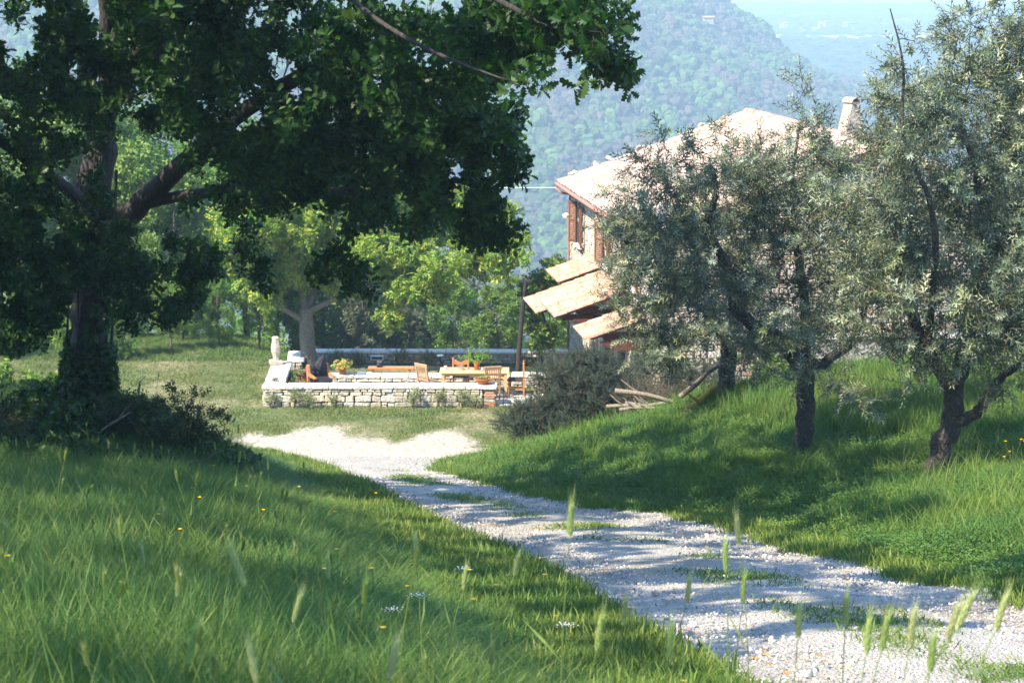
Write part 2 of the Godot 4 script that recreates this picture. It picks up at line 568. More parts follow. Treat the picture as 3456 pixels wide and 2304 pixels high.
func barley_parts(st: SurfaceTool, sh: SurfaceTool, h: float, lean: Vector3, col: Color, hcol: Color, hs := 1.0) -> void:
	var top := Vector3(lean.x * 0.6, h, lean.z * 0.6)
	var pts := spline([Vector3.ZERO, Vector3(lean.x * 0.08, h * 0.4, lean.z * 0.08), Vector3(lean.x * 0.28, h * 0.75, lean.z * 0.28), top], 3)
	st.set_color(col)
	tube(st, pts, 0.0022, 0.0014, 5)
	leaf(st, Vector3(lean.x * 0.08, h * 0.4, lean.z * 0.08), Vector3(lean.z, 1.2, -lean.x) + rv(0.3), Vector3(1, 0.2, 0.3), LANCE_OUT, 0.2, 0.009, col, 0.3)
	leaf(st, Vector3(lean.x * 0.2, h * 0.62, lean.z * 0.2), Vector3(-lean.z, 1.0, lean.x) + rv(0.3), Vector3(0.3, 0.2, 1), LANCE_OUT, 0.16, 0.008, col, 0.4)
	var d := (lean * 0.9 + Vector3.UP * 0.8).normalized()
	var bs := Transform3D(along(d), top)
	sh.set_color(hcol)
	for i in 40:
		var t := i / 40.0
		var a := i * 2.4
		var o := Vector3(cos(a), 0, sin(a))
		var p := bs * ((Vector3(0, t * 0.062, 0) + o * 0.002) * hs)
		var gd := bs.basis * (o * (0.26 - 0.16 * t) + Vector3.UP)
		leaf(sh, p, gd, bs.basis * o, OVAL_OUT, 0.02 * hs, 0.0055 * hs, vary(hcol, 0.15), -0.1)
		var tip := p + gd.normalized() * rng.randf_range(0.045, 0.075) * hs
		var wd := (bs.basis * o.cross(Vector3.UP)).normalized() * 0.0009
		tri(sh, p - wd, tip, p + wd)

# ---------------------------------------------------------------- masonry
func stones(parent: Node3D, name_: String, org: Vector3, ax: Vector3, w: float, h: float, out: Vector3, rh0: float, rh1: float, w0: float, w1: float, depth: float, limit: int, keep: Callable) -> void:
	# courses of hewn stones on a face; the first `limit` that pass keep() are parts of their own, the rest one facing
	var y := 0.0
	var rest: Array = []
	var used := 0
	var bz := Basis(ax, Vector3.UP, out)
	while y < h - 0.03:
		var rh := minf(rng.randf_range(rh0, rh1), h - y)
		if h - y - rh < rh0 * 0.5: rh = h - y
		var x := -rng.randf() * 0.1
		while x < w:
			var sw := rng.randf_range(w0, w1) * (1.2 if rh > (rh0 + rh1) * 0.5 else 0.9)
			var x0 := maxf(x, 0.0)
			var x1 := minf(x + sw, w)
			if w - x1 < w0 * 0.5: x1 = w
			if x1 - x0 > 0.035:
				var parts := 2 if (rh > 0.13 and rng.randf() < 0.18) else 1
				for q in parts:
					var hh := rh / parts
					var cx := (x0 + x1) * 0.5
					var cy := y + hh * (q + 0.5)
					var dd := depth * rng.randf_range(0.85, 1.2)
					var tr := Transform3D(bz * Basis(Vector3.BACK, rng.randf_range(-0.08, 0.08)) * Basis.from_scale(Vector3(x1 - x0 - rng.randf_range(0.008, 0.035), hh - rng.randf_range(0.008, 0.02), dd)), org + ax * cx + Vector3.UP * cy + out * (dd * 0.5 - depth * 0.55))
					var sm: Mesh = stone_meshes[rng.randi() % stone_meshes.size()]
					if used < limit and keep.call(cx, cy):
						used += 1
						put(parent, name_, sm, stone_mats[rng.randi() % stone_mats.size()], tr)
					else: rest.append(tr)
			x += sw
			if x1 >= w: break
		y += rh
	if rest.size() > 0:
		var cols: Array = []
		for i in rest.size(): cols.append(vary(Color(1, 0.97, 0.92), 0.18))
		scatter(parent, "stone_facing", stone_meshes[0], M.stone_copy, rest, cols)

func all_kept(_x: float, _y: float) -> bool:
	return true

func low_wall(called: String, label: String, a: Vector3, b: Vector3, h: float, t: float, cap := 0.09, over := 0.04, bricks := false) -> Node3D:
	# a to b: foot of the face that is seen, from its left to its right end
	var d := b - a
	var L := Vector2(d.x, d.z).length()
	var w := thing(called, label, "wall", Vector3(a.x, minf(a.y, b.y), a.z), atan2(-d.z, d.x))
	put(w, "core", boxm(Vector3(0.03, -0.25, -t + 0.02), Vector3(L - 0.03, h - cap - 0.002, -0.05)), M.mortar)
	var hb := h - cap
	stones(w, "stone", Vector3(0, -0.1, -0.02), Vector3.RIGHT, L - (0.36 if bricks else 0.0), hb + 0.09, Vector3.BACK, 0.055, 0.2, 0.1, 0.42, 0.12, 300, all_kept)
	if bricks:
		var y := -0.06
		var i := 0
		while y < hb - 0.02:
			if i % 4 == 3:
				put(w, "stone", stone_meshes[i % 5], stone_mats[i % 4], Transform3D(Basis.from_scale(Vector3(0.34, 0.085, 0.12)), Vector3(L - 0.18, y + 0.03, -0.05)))
				y += 0.1
			else:
				put(w, "brick", stone_meshes[i % 5], M.brick[i % 3], Transform3D(Basis.from_scale(Vector3(0.3 + 0.02 * (i % 3), 0.055, 0.12)), Vector3(L - 0.17, y + 0.02, -0.05)))
				y += 0.068
			i += 1
	stones(w, "stone", Vector3(0.02, -0.1, -t + 0.03), Vector3.BACK, t - 0.06, hb + 0.09, Vector3.LEFT, 0.09, 0.17, 0.14, 0.3, 0.1, 60, all_kept)
	stones(w, "stone", Vector3(L - 0.02, -0.1, -0.03), Vector3.FORWARD, t - 0.06, hb + 0.09, Vector3.RIGHT, 0.09, 0.17, 0.14, 0.3, 0.1, 60, all_kept)
	var x := -over
	while x < L + over - 0.01:
		var sl := rng.randf_range(0.45, 0.85)
		if L + over - x - sl < 0.3: sl = L + over - x
		var x1 := x + sl
		var q := rng.randf_range(-0.006, 0.006)
		var mesh := cham(Vector3(x + 0.005, hb + 0.003, -t - over + q), Vector3(x1 - 0.005, h + q, over + rng.randf_range(-0.015, 0.02)), 0.016, 0.006)
		put(w, "coping_slab", mesh, M.coping[rng.randi() % 3])
		x = x1
	return w

# ---------------------------------------------------------------- scene
func _ready() -> void:
	rng.seed = 7
	nz.seed = 3; nz.frequency = 0.12; nz.fractal_octaves = 3
	nz2.seed = 11; nz2.frequency = 0.25; nz2.fractal_octaves = 3
	# camera
	var cam := Camera3D.new()
	cam.name = "camera"
	cam.fov = 20.0
	cam.far = 12000.0
	cam.near = 0.05
	cam.position = Vector3(0, CY, 0)
	cam.rotation_degrees.x = -10.4
	var lens := CameraAttributesPhysical.new()
	lens.frustum_focal_length = 68.06
	lens.frustum_focus_distance = 27.0
	lens.exposure_aperture = 9.0
	lens.frustum_near = 0.05
	lens.frustum_far = 12000.0
	cam.attributes = lens
	cam.fov = 20.0
	add_child(cam)
	cam.current = true
	# sky, air, exposure
	var we := WorldEnvironment.new()
	we.name = "world_environment"
	var env := Environment.new()
	env.background_mode = Environment.BG_SKY
	var sm := ProceduralSkyMaterial.new()
	sm.sky_top_color = Color(0.4, 0.54, 0.74)
	sm.sky_horizon_color = Color(0.82, 0.91, 0.98)
	sm.sky_curve = 0.12
	sm.ground_bottom_color = Color(0.25, 0.28, 0.2)
	sm.ground_horizon_color = Color(0.6, 0.7, 0.75)
	sm.sun_angle_max = 8.0
	var sky := Sky.new()
	sky.sky_material = sm
	env.sky = sky
	env.background_energy_multiplier = 1.3
	env.tonemap_mode = Environment.TONE_MAPPER_LINEAR
	env.tonemap_exposure = 3.25
	env.sdfgi_enabled = true
	env.ssao_enabled = true
	env.ssil_enabled = true
	env.fog_enabled = true
	env.fog_density = 0.0006
	env.fog_light_color = Color(0.78, 0.91, 1.0)
	we.environment = env
	add_child(we)
	# sun: high on the left, a little behind the camera
	var sun := DirectionalLight3D.new()
	sun.name = "sun"
	sun.light_energy = 1.5
	sun.light_color = Color(1.0, 0.95, 0.86)
	sun.light_angular_distance = 0.5
	sun.shadow_enabled = true
	sun.directional_shadow_max_distance = 300.0
	add_child(sun)
	sun.basis = Basis.looking_at(Vector3(0.52, -0.74, -0.4).normalized(), Vector3.UP)
	materials()
	ground()
	hills()
	house()
	terrace()
	print("trees")
	trees()
	print("plants")
	plants()
	print("grass")
	grass()

func materials() -> void:
	var stex := ntex(5, 0.02, [Color(0.3, 0.27, 0.22), Color(0.42, 0.39, 0.33), Color(0.52, 0.49, 0.43), Color(0.46, 0.42, 0.34)], 256, 5)
	var sb := btex(6, 0.03, 7.0)
	for c in [Color(1, 1, 1), Color(0.85, 0.8, 0.72), Color(1.1, 1.02, 0.9), Color(0.75, 0.74, 0.72)]:
		stone_mats.append(mat(c, 0.92, stex, 1.6, sb, false, true))
	M.stone_copy = mat(Color(1, 1, 1), 0.92, stex, 1.6, sb, true, true)
	M.mortar = mat(Color(0.24, 0.21, 0.16), 0.95, stex, 3.0, sb, false, true)
	M.lime = mat(Color(0.42, 0.37, 0.3), 0.95, stex, 3.0, sb, false, true)
	M.coping = []
	var ctex := ntex(8, 0.015, [Color(0.4, 0.37, 0.32), Color(0.56, 0.54, 0.49), Color(0.62, 0.6, 0.56), Color(0.5, 0.48, 0.42)], 256, 5)
	for c in [Color(1, 1, 1), Color(0.93, 0.92, 0.9), Color(1.06, 1.03, 0.98)]:
		M.coping.append(mat(c, 0.9, ctex, 1.0, sb, false, true))
	M.brick = []
	var btx := ntex(9, 0.03, [Color(0.4, 0.16, 0.09), Color(0.5, 0.24, 0.15), Color(0.55, 0.34, 0.25)], 128, 4)
	for c in [Color(1, 1, 1), Color(0.85, 0.85, 0.85), Color(1.1, 1.1, 1.1)]:
		M.brick.append(mat(c, 0.95, btx, 3.0, sb, false, true))
	for i in 6:
		stone_meshes.append(cham(Vector3.ONE * -0.5, Vector3.ONE * 0.5, 0.11, 0.07))
	# roof tiles
	M.tile = []
	var ttx := ntex(12, 0.025, [Color(0.34, 0.17, 0.12), Color(0.45, 0.31, 0.25), Color(0.52, 0.42, 0.36), Color(0.5, 0.46, 0.41), Color(0.42, 0.34, 0.2)], 256, 5)
	for c in [Color(0.8, 0.8, 0.82), Color(0.66, 0.6, 0.58), Color(0.86, 0.87, 0.87), Color(0.76, 0.64, 0.55)]:
		M.tile.append(mat(c, 0.9, ttx, 1.3, sb, false, true))
	M.tile_copy = mat(Color(0.78, 0.78, 0.79), 0.9, ttx, 1.3, sb, true, true)
	M.tile_clean = []
	var tcx := ntex(13, 0.03, [Color(0.4, 0.2, 0.13), Color(0.52, 0.35, 0.26), Color(0.56, 0.45, 0.37)], 128, 4)
	for c in [Color(0.82, 0.82, 0.82), Color(0.9, 0.86, 0.82), Color(0.68, 0.64, 0.6)]:
		M.tile_clean.append(mat(c, 0.88, tcx, 1.6, sb, false, true))
	M.roofbase = mat(Color(0.2, 0.1, 0.07), 0.95, ttx, 1.0, null, false, true)
	M.redwood = mat(Color(0.13, 0.045, 0.03), 0.6, ntex(14, 0.03, [Color(0.7, 0.7, 0.7), Color(1, 1, 1)], 128, 4, 1.0, 6.0), 2.0)
	M.shutter = mat(Color(0.14, 0.06, 0.03), 0.55)
	M.gutter = mat(Color(0.32, 0.16, 0.13), 0.5)
	M.plaster = mat(Color(0.62, 0.55, 0.48), 0.9, ctex, 0.8, sb, false, true)
	M.iron = mat(Color(0.03, 0.03, 0.03), 0.5)
	M.glass = mat(Color(0.05, 0.06, 0.07), 0.08, null, 1, null, false, false, 0.6)
	M.whitepaint = mat(Color(0.75, 0.74, 0.72), 0.5)
	M.greyrender = mat(Color(0.5, 0.48, 0.46), 0.95, ctex, 0.5, sb, false, true)
	# timber
	var wtx := ntex(15, 0.02, [Color(0.46, 0.25, 0.1), Color(0.58, 0.36, 0.17), Color(0.52, 0.3, 0.13)], 128, 4, 0.3, 3.0)
	M.pine = mat(Color(1, 1.05, 1.2), 0.55, wtx, 2.0)
	M.teak = mat(Color(0.72, 0.74, 0.9), 0.7, wtx, 2.0)
	M.orange = mat(Color(0.78, 0.55, 0.45), 0.5, wtx, 2.0)
	M.darkwood = mat(Color(0.06, 0.09, 0.17), 0.7, wtx, 2.0)
	M.terracotta = mat(Color(0.5, 0.16, 0.07), 0.85, ntex(16, 0.04, [Color(0.85, 0.85, 0.85), Color(1, 1, 1)], 64), 3.0)
	M.black = mat(Color(0.02, 0.02, 0.025), 0.6)
	M.blue = mat(Color(0.12, 0.2, 0.42), 0.8)
	M.paper = mat(Color(0.75, 0.78, 0.82), 0.8)
	M.steel = mat(Color(0.6, 0.6, 0.6), 0.3)
	M.steel.metallic = 0.9
	M.soil = mat(Color(0.07, 0.05, 0.03), 1.0)
	# bark
	var obx := ntex(20, 0.04, [Color(0.02, 0.018, 0.016), Color(0.045, 0.04, 0.036), Color(0.075, 0.068, 0.06)], 256, 5, 2.0, 0.5)
	M.bark_oak = mat(Color(1, 1, 1), 0.95, obx, 1.6, btex(21, 0.03, 9.0, 256, 5, 2.0, 0.5))
	var vbx := ntex(22, 0.04, [Color(0.04, 0.035, 0.028), Color(0.09, 0.08, 0.066), Color(0.15, 0.14, 0.12)], 256, 5, 1.5, 0.7)
	M.bark_olive = mat(Color(0.6, 0.6, 0.59), 0.95, vbx, 2.0, btex(23, 0.04, 9.0))
	M.bark_pale = mat(Color(1.9, 1.9, 1.8), 0.95, vbx, 1.6, btex(24, 0.03, 8.0, 256, 5, 2.0, 0.4))
	M.bark_wood = mat(Color(1.4, 1.3, 1.2), 0.95, vbx, 1.0)
	M.deadwood = mat(Color(2.2, 2.05, 1.85), 0.95, vbx, 2.0)
	M.lichen = mat(Color(0.42, 0.26, 0.04), 1.0)
	# leaves
	M.leaf_oak = leafmat(Color(0.72, 0.92, 0.2))
	M.leaf_olive = leafmat(Color(0.3, 0.34, 0.16), 0.42, 0.45)
	M.leaf_walnut = leafmat(Color(0.68, 0.85, 0.16))
	M.leaf_wood = leafmat(Color(0.7, 0.85, 0.25))
	M.leaf_dark = leafmat(Color(0.2, 0.26, 0.14))
	M.grass = leafmat(Color(0.55, 0.75, 0.16), 0.5, 0.3)
	M.petal = leafmat(Color(0.6, 0.6, 0.3))
	# ground
	var gtx := ntex(30, 0.02, [Color(0.5, 0.5, 0.5), Color(0.8, 0.8, 0.78), Color(1.0, 0.98, 0.95)], 512, 6)
	M.ground = mat(Color(1, 1, 1), 1.0, gtx, 0.35, btex(31, 0.05, 6.0), true, true)
	M.far = mat(Color(1, 1, 1), 1.0, null, 1.0, null, true)
	var rtx := ntex(32, 0.12, [Color(0.22, 0.2, 0.17), Color(0.36, 0.335, 0.3), Color(0.45, 0.43, 0.39), Color(0.38, 0.345, 0.3)], 512, 4)
	M.gravel = mat(Color(1, 1, 1), 0.95, rtx, 0.55, btex(33, 0.14, 14.0, 512, 3), true, true)
	M.pebble = mat(Color(1, 1, 1), 0.9, null, 1.0, null, true)
	M.crown = mat(Color(1, 1, 1), 0.95, null, 1.0, null, true, false, 0.1)

# ---------------------------------------------------------------- land
func axis(stops: Array) -> Array:
	# stops: [value, step] pairs; steps widen between them
	var out: Array = []
	for i in stops.size() - 1:
		var v: float = stops[i][0]
		while v < stops[i + 1][0] - 1e-3:
			out.append(v)
			v += stops[i][1]
	out.append(stops[stops.size() - 1][0])
	return out

func sheet(xs: Array, zs: Array, hf: Callable, cf: Callable) -> ArrayMesh:
	var vs := PackedVector3Array()
	var cs := PackedColorArray()
	var ns := PackedVector3Array()
	var ix := PackedInt32Array()
	var nx := xs.size()
	for j in zs.size():
		for i in nx:
			var y: float = hf.call(xs[i], zs[j])
			vs.append(Vector3(xs[i], y, zs[j]))
			cs.append(cf.call(xs[i], zs[j]))
	for j in zs.size():
		for i in nx:
			var a := vs[j * nx + mini(i + 1, nx - 1)] - vs[j * nx + maxi(i - 1, 0)]
			var b := vs[mini(j + 1, zs.size() - 1) * nx + i] - vs[maxi(j - 1, 0) * nx + i]
			ns.append(a.cross(b).normalized() * -1.0 if a.cross(b).y < 0 else a.cross(b).normalized())
	for j in zs.size() - 1:
		for i in nx - 1:
			var q := j * nx + i
			ix.append_array(PackedInt32Array([q, q + 1, q + nx, q + 1, q + nx + 1, q + nx]))
	var arr := []
	arr.resize(Mesh.ARRAY_MAX)
	arr[Mesh.ARRAY_VERTEX] = vs
	arr[Mesh.ARRAY_NORMAL] = ns
	arr[Mesh.ARRAY_COLOR] = cs
	arr[Mesh.ARRAY_INDEX] = ix
	var m := ArrayMesh.new()
	m.add_surface_from_arrays(Mesh.PRIMITIVE_TRIANGLES, arr)
	return m

func in_road(x: float, d: float) -> float:
	# how far inside the track, in metres; negative outside
	if d > 50.5 or d < 1.0: return -9.0
	var w := 0.22 * nz.get_noise_2d(x * 9.0, d * 9.0)
	var a := x - soft(LX, d)
	var b := minf(soft(RX, d), -0.9 if d > 38.0 else 99.0) - x
	var e := minf(a, b) + w
	if d > 44.0: e = minf(e, 49.3 - d + 2.2 * nz.get_noise_2d(x * 4.0, 7.0)) + 0.9 * nz.get_noise_2d(x * 14.0, d * 14.0) * smoothstep(44.0, 46.0, d)
	return e

func ground_h(x: float, z: float) -> float:
	var y := H(x, z)
	if in_road(x, -z) > 0.15 and z > -44.5: y -= 0.1 * smoothstep(-44.5, -42.0, z)
	if x > 2.6 + (z + 60.0) * 0.13 and x < 12.5 and z < -47.6 and z > -60.0: y = minf(y, 0.6)
	return y

func ground_c(x: float, z: float) -> Color:
	var d := -z
	var n := nz.get_noise_2d(x * 1.7, z * 1.7)
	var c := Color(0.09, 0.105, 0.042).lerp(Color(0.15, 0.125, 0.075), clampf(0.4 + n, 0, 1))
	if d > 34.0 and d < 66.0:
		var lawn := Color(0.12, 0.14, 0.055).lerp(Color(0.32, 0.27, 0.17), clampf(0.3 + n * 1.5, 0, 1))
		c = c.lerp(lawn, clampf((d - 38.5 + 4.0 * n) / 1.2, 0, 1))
	if d > 70.0: c = Color(0.05, 0.075, 0.025)
	var r := in_road(x, d)
	if r > -1.3 and d < 50.0: c = c.lerp(Color(0.3, 0.25, 0.18), 0.75 * smoothstep(-1.3, 0.0, r + n * 0.8))
	if d > 41.0 and r > -0.6: c = c.lerp(Color(0.45, 0.4, 0.32), smoothstep(-0.6, 0.5, r + 0.5 * nz2.get_noise_2d(x * 16.0, d * 16.0)))
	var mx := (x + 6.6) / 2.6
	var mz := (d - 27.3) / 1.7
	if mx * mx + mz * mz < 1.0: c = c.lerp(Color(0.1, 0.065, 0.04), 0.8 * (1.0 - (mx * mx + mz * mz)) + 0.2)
	return c

func ground() -> void:
	var xs := axis([[-520.0, 60.0], [-220.0, 20.0], [-60.0, 5.0], [-20.0, 0.8], [-9.0, 0.3], [7.0, 0.5], [16.0, 2.0], [40.0, 8.0], [120.0, 30.0], [520.0, 1.0]])
	var zs := axis([[-560.0, 20.0], [-140.0, 6.0], [-80.0, 1.5], [-60.0, 0.4], [-6.0, 0.8], [20.0, 1.0]])
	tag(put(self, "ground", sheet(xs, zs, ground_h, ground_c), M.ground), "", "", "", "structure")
	# the gravel track
	var st := st_new()
	var rows: Array = []
	var d := 2.0
	while d < 45.6:
		var row: Array = []
		var l := soft(LX, d)
		var r := minf(soft(RX, d), -0.9 if d > 38.0 else 99.0)
		for i in 22:
			var f := i / 21.0
			var x := lerpf(l - 0.3, r + 0.3, f)
			var rut := 0.035 * exp(-pow((f - 0.27) / 0.09, 2)) + 0.035 * exp(-pow((f - 0.73) / 0.09, 2))
			var y := H(x, -d) + 0.02 - rut + 0.025 * nz2.get_noise_2d(x * 12.0, d * 12.0)
			if in_road(x, d) < 0.0: y -= 0.07 + 0.2 * minf(0.6, -in_road(x, d))
			y -= 0.25 * smoothstep(42.5, 44.5, d + 1.2 * nz2.get_noise_2d(x * 6.0, d * 6.0))
			row.append(Vector3(x, y, -d))
		rows.append(row)
		d += 0.22
	for j in rows.size() - 1:
		for i in 21:
			for q in [rows[j][i], rows[j + 1][i], rows[j + 1][i + 1], rows[j][i], rows[j + 1][i + 1], rows[j][i + 1]]:
				var v: Vector3 = q
				var n := nz.get_noise_2d(v.x * 2.0 + 40.0, v.z * 2.0)
				st.set_color(Color(0.98, 0.96, 0.93).lerp(Color(0.62, 0.53, 0.42), clampf(n * 1.1 - 0.1, 0, 0.7)))
				st.set_smooth_group(0)
				st.add_vertex(v)
	st.index()
	st.generate_normals()
	tag(put(self, "gravel_track", st.commit(), M.gravel), "", "", "", "structure")
	# loose pebbles on it
	var ps: Array = []
	for i in 3:
		ps.append(cham(Vector3.ONE * -0.5, Vector3.ONE * 0.5, 0.24, 0.1))
	var xf := [[], [], []]
	var cl := [[], [], []]
	for i in 70000:
		var dd := 7.0 + 36.0 * pow(rng.randf(), 1.6)
		var x := rng.randf_range(soft(LX, dd) - 0.35, minf(soft(RX, dd), 5.2) + 0.35)
		if in_road(x, dd) < rng.randf_range(-0.3, 0.1): continue
		var s := (0.004 + 0.015 * pow(rng.randf(), 3.5)) * (1.0 + dd * 0.012)
		if rng.randf() < 0.006: s *= 2.2
		xf[i % 3].append(Transform3D(Basis.from_euler(Vector3(rng.randf() * 6, rng.randf() * 6, rng.randf() * 6)).scaled(Vector3.ONE * s) * Basis.from_scale(Vector3(1.3, 0.7, 1)), Vector3(x, H(x, -dd) + 0.012, -dd)))
		cl[i % 3].append(vary(Color(0.38, 0.355, 0.32), 0.35))
	var o := Node3D.new()
	o.name = "gravel"
	add_child(o)
	for i in 3: scatter(o, "pebbles", ps[i], M.pebble, xf[i], cl[i])
	tag(o, "loose pale limestone pebbles lying on the gravel track", "gravel", "", "stuff")

func hill_h(x: float, z: float) -> float:
	var d := -z
	var top := table([[-700.0, -20.0], [-400.0, -110.0], [-150.0, -120.0], [0.0, -85.0], [60.0, -45.0], [125.0, 8.0], [165.0, 36.0], [209.0, 60.0], [262.0, 84.0], [330.0, 108.0], [430.0, 135.0], [700.0, 160.0]], x + 12.0 * nz.get_noise_2d(x * 0.08, d * 0.08))
	var foot := 150.0
	var f := smoothstep(480.0, 1230.0, d)
	f = lerpf(f, clampf((d - 480.0) / 720.0, 0, 1), 0.6)
	var y := CY - lerpf(foot, top, f)
	if d > 1200.0: y -= (d - 1200.0) * 0.35
	return y + 7.0 * nz.get_noise_2d(x * 0.09, d * 0.09) + 2.5 * nz.get_noise_2d(x * 0.4, d * 0.4)

func plain_h(x: float, z: float) -> float:
	# drawn up at twice the distance, set down at 0.6 of it
	var d := -z / 0.6
	x /= 0.6
	var y := -table([[1500.0, 420.0], [2150.0, 135.0], [2300.0, 118.0], [3000.0, 88.0], [3800.0, 92.0], [4600.0, 78.0], [5600.0, 58.0], [6500.0, 64.0]], d + 0.1 * x)
	y += 9.0 * nz.get_noise_2d(x * 0.03, d * 0.03) * smoothstep(1400.0, 2200.0, d)
	if d > 5000.0: y += 0.012 * clampf(900.0 - x, -400.0, 900.0) * smoothstep(5000.0, 5600.0, d)
	return CY + y * 0.6

func plain_c(x: float, z: float) -> Color:
	var d := -z / 0.6
	x /= 0.6
	var f := nz2.get_noise_2d(x * 0.02, d * 0.01)
	if d > 3050.0 and d < 3750.0 and x > 210.0 + 0.18 * (3600.0 - d): return Color(0.42, 0.38, 0.24)
	if d > 3800.0 and f > 0.18: return Color(0.28, 0.27, 0.16)
	return Color(0.045, 0.07, 0.03)

func hills() -> void:
	var hs := axis([[-720.0, 20.0], [-340.0, 9.0], [400.0, 20.0], [720.0, 1.0]])
	var hz := axis([[-1640.0, 30.0], [-1260.0, 9.0], [-470.0, 1.0]])
	tag(put(self, "hill", sheet(hs, hz, hill_h, func(x, z): return Color(0.05, 0.065, 0.03)), M.far), "", "", "", "structure")
	tag(put(self, "far_plain", sheet(axis([[-900.0, 90.0], [0.0, 14.0], [780.0, 90.0], [1560.0, 1.0]]), axis([[-3960.0, 30.0], [-1800.0, 18.0], [-920.0, 1.0]]), plain_h, plain_c), M.far), "", "", "", "structure")
	# the wood that covers the hill: lumpy crowns
	var ms: Array = []
	for v in 3:
		var st := st_new()
		var sp := SphereMesh.new()
		sp.radial_segments = 8
		sp.rings = 5
		sp.radius = 1.0
		sp.height = 1.7
		var ar := sp.get_mesh_arrays()
		var vs: PackedVector3Array = ar[Mesh.ARRAY_VERTEX]
		var id: PackedInt32Array = ar[Mesh.ARRAY_INDEX]
		for i in vs.size(): vs[i] *= 1.0 + 0.55 * nz2.get_noise_3d(vs[i].x * 5.0 + v * 9.0, vs[i].y * 5.0, vs[i].z * 5.0)
		for i in id: 
			st.set_smooth_group(-1)
			st.add_vertex(vs[i])
		st.generate_normals()
		ms.append(st.commit())
	var xf := [[], [], []]
	var cl := [[], [], []]
	for i in 64000:
		var d := 560.0 + 690.0 * rng.randf()
		var half := 0.3 * d + 60.0
		var x := rng.randf_range(-half, half * 0.95)
		if x < -110.0 and rng.randf() < 0.45: continue
		if absf(x - 105.7) < 8.0 and d > 1035.0 and d < 1060.0: continue
		var s := 0.9 + 2.4 * pow(rng.randf(), 1.8)
		var n := nz.get_noise_2d(x * 0.22, d * 0.16) + 0.3 * rng.randf_range(-1, 1)
		var c := Color(0.05, 0.085, 0.032).lerp(Color(0.075, 0.07, 0.055), clampf(0.5 + n * 2.4, 0, 1))
		if n < -0.25: c = Color(0.07, 0.115, 0.035)
		xf[i % 3].append(Transform3D(Basis(Vector3.UP, rng.randf() * 6).scaled(Vector3(s, s * rng.randf_range(0.9, 1.4), s)), Vector3(x, hill_h(x, -d) + s * 0.3, -d)))
		cl[i % 3].append(vary(c, 0.3))
	var w := Node3D.new()
	w.name = "hillside_wood"
	add_child(w)
	for i in 3: scatter(w, "crowns", ms[i], M.crown, xf[i], cl[i])
	tag(w, "dense wood covering the hillside behind the farmhouse", "wood", "", "stuff")
	xf = [[], [], []]
	cl = [[], [], []]
	for i in 22000:
		var d := 1240.0 + 2150.0 * pow(rng.randf(), 1.3)
		var x := rng.randf_range(60.0, 0.3 * d + 100.0)
		if plain_c(x, -d).r > 0.1 and rng.randf() < 0.97: continue
		var s := rng.randf_range(2.2, 4.5) * (0.7 + d / 3000.0)
		xf[i % 3].append(Transform3D(Basis(Vector3.UP, rng.randf() * 6).scaled(Vector3(s * 1.4, s * 0.8, s * 1.4)), Vector3(x, plain_h(x, -d) + s * 0.2, -d)))
		cl[i % 3].append(vary(Color(0.045, 0.07, 0.035), 0.3))
	var w2 := Node3D.new()
	w2.name = "valley_wood"
	add_child(w2)
	for i in 3: scatter(w2, "crowns", ms[i], M.crown, xf[i], cl[i])
	tag(w2, "hazy woods spread over the far plain", "wood", "", "stuff")
	# a house with a red roof on the hill, and the far village
	far_house("hill_house", "small white house with red roof high on the wooded hill", "", Vector3(105.7, -5.6, -1056.0), 0.15, Vector3(5.5, 0.7, 2.8))
	for i in 18:
		var d := 2340.0 + rng.randf_range(-70.0, 70.0)
		var x := 348.0 + rng.randf_range(-36.0, 45.0) + (rng.randf_range(-40, 150) if i > 11 else 0.0)
		far_house("village_house", "tiny pale house among the houses of the far hazy village", "houses of the far village", Vector3(x, plain_h(x, -d) + 2.0 + (6.0 if i < 8 else 0.0), -d), rng.randf() * 3.0, Vector3(rng.randf_range(2.5, 6), rng.randf_range(1.8, 3.6) * (2.0 if i == 3 else 1.0), 3.0))

func far_house(called: String, label: String, group: String, at: Vector3, turn: float, s: Vector3) -> void:
	var t := thing(called, label, "house", at, turn, group)
	put(t, "wall", boxm(Vector3(-s.x / 2, -3, -s.z / 2), Vector3(s.x / 2, s.y, s.z / 2)), M.plaster)
	var st := st_new()
	var rz := Transform3D(Basis(Vector3.UP, PI / 2), Vector3(0, s.y, 0))
	var sp := st_new()
	prism(sp, [Vector2(-s.z / 2 - 0.5, 0.02), Vector2(s.z / 2 + 0.5, 0.02), Vector2(0, s.z * 0.28)], s.x + 0.8)
	st.append_from(sp.commit(), 0, rz)
	put(t, "roof", st.commit(), M.brick[0])

# ---------------------------------------------------------------- farmhouse
func tile_mesh(l: float, r0: float, r1: float, seg := 6) -> ArrayMesh:
	# a half-round tile lying along +X (down the slope), bulging up
	var st := st_new()
	var a: Array = []
	var b: Array = []
	for i in seg + 1:
		var t := PI * i / seg
		a.append(Vector3(0, sin(t) * r0, cos(t) * r0))
		b.append(Vector3(l, sin(t) * r1 + 0.012, cos(t) * r1))
	for i in seg:
		quad(st, a[i], a[i + 1], b[i + 1], b[i])
		var k0: Vector3 = b[i] * Vector3(1, 0.82, 0.84)
		var k1: Vector3 = b[i + 1] * Vector3(1, 0.82, 0.84)
		quad(st, b[i], b[i + 1], k1, k0)
		quad(st, a[i] * Vector3(1, 0.82, 0.84), k0, k1, a[i + 1] * Vector3(1, 0.82, 0.84))
	return st.commit()

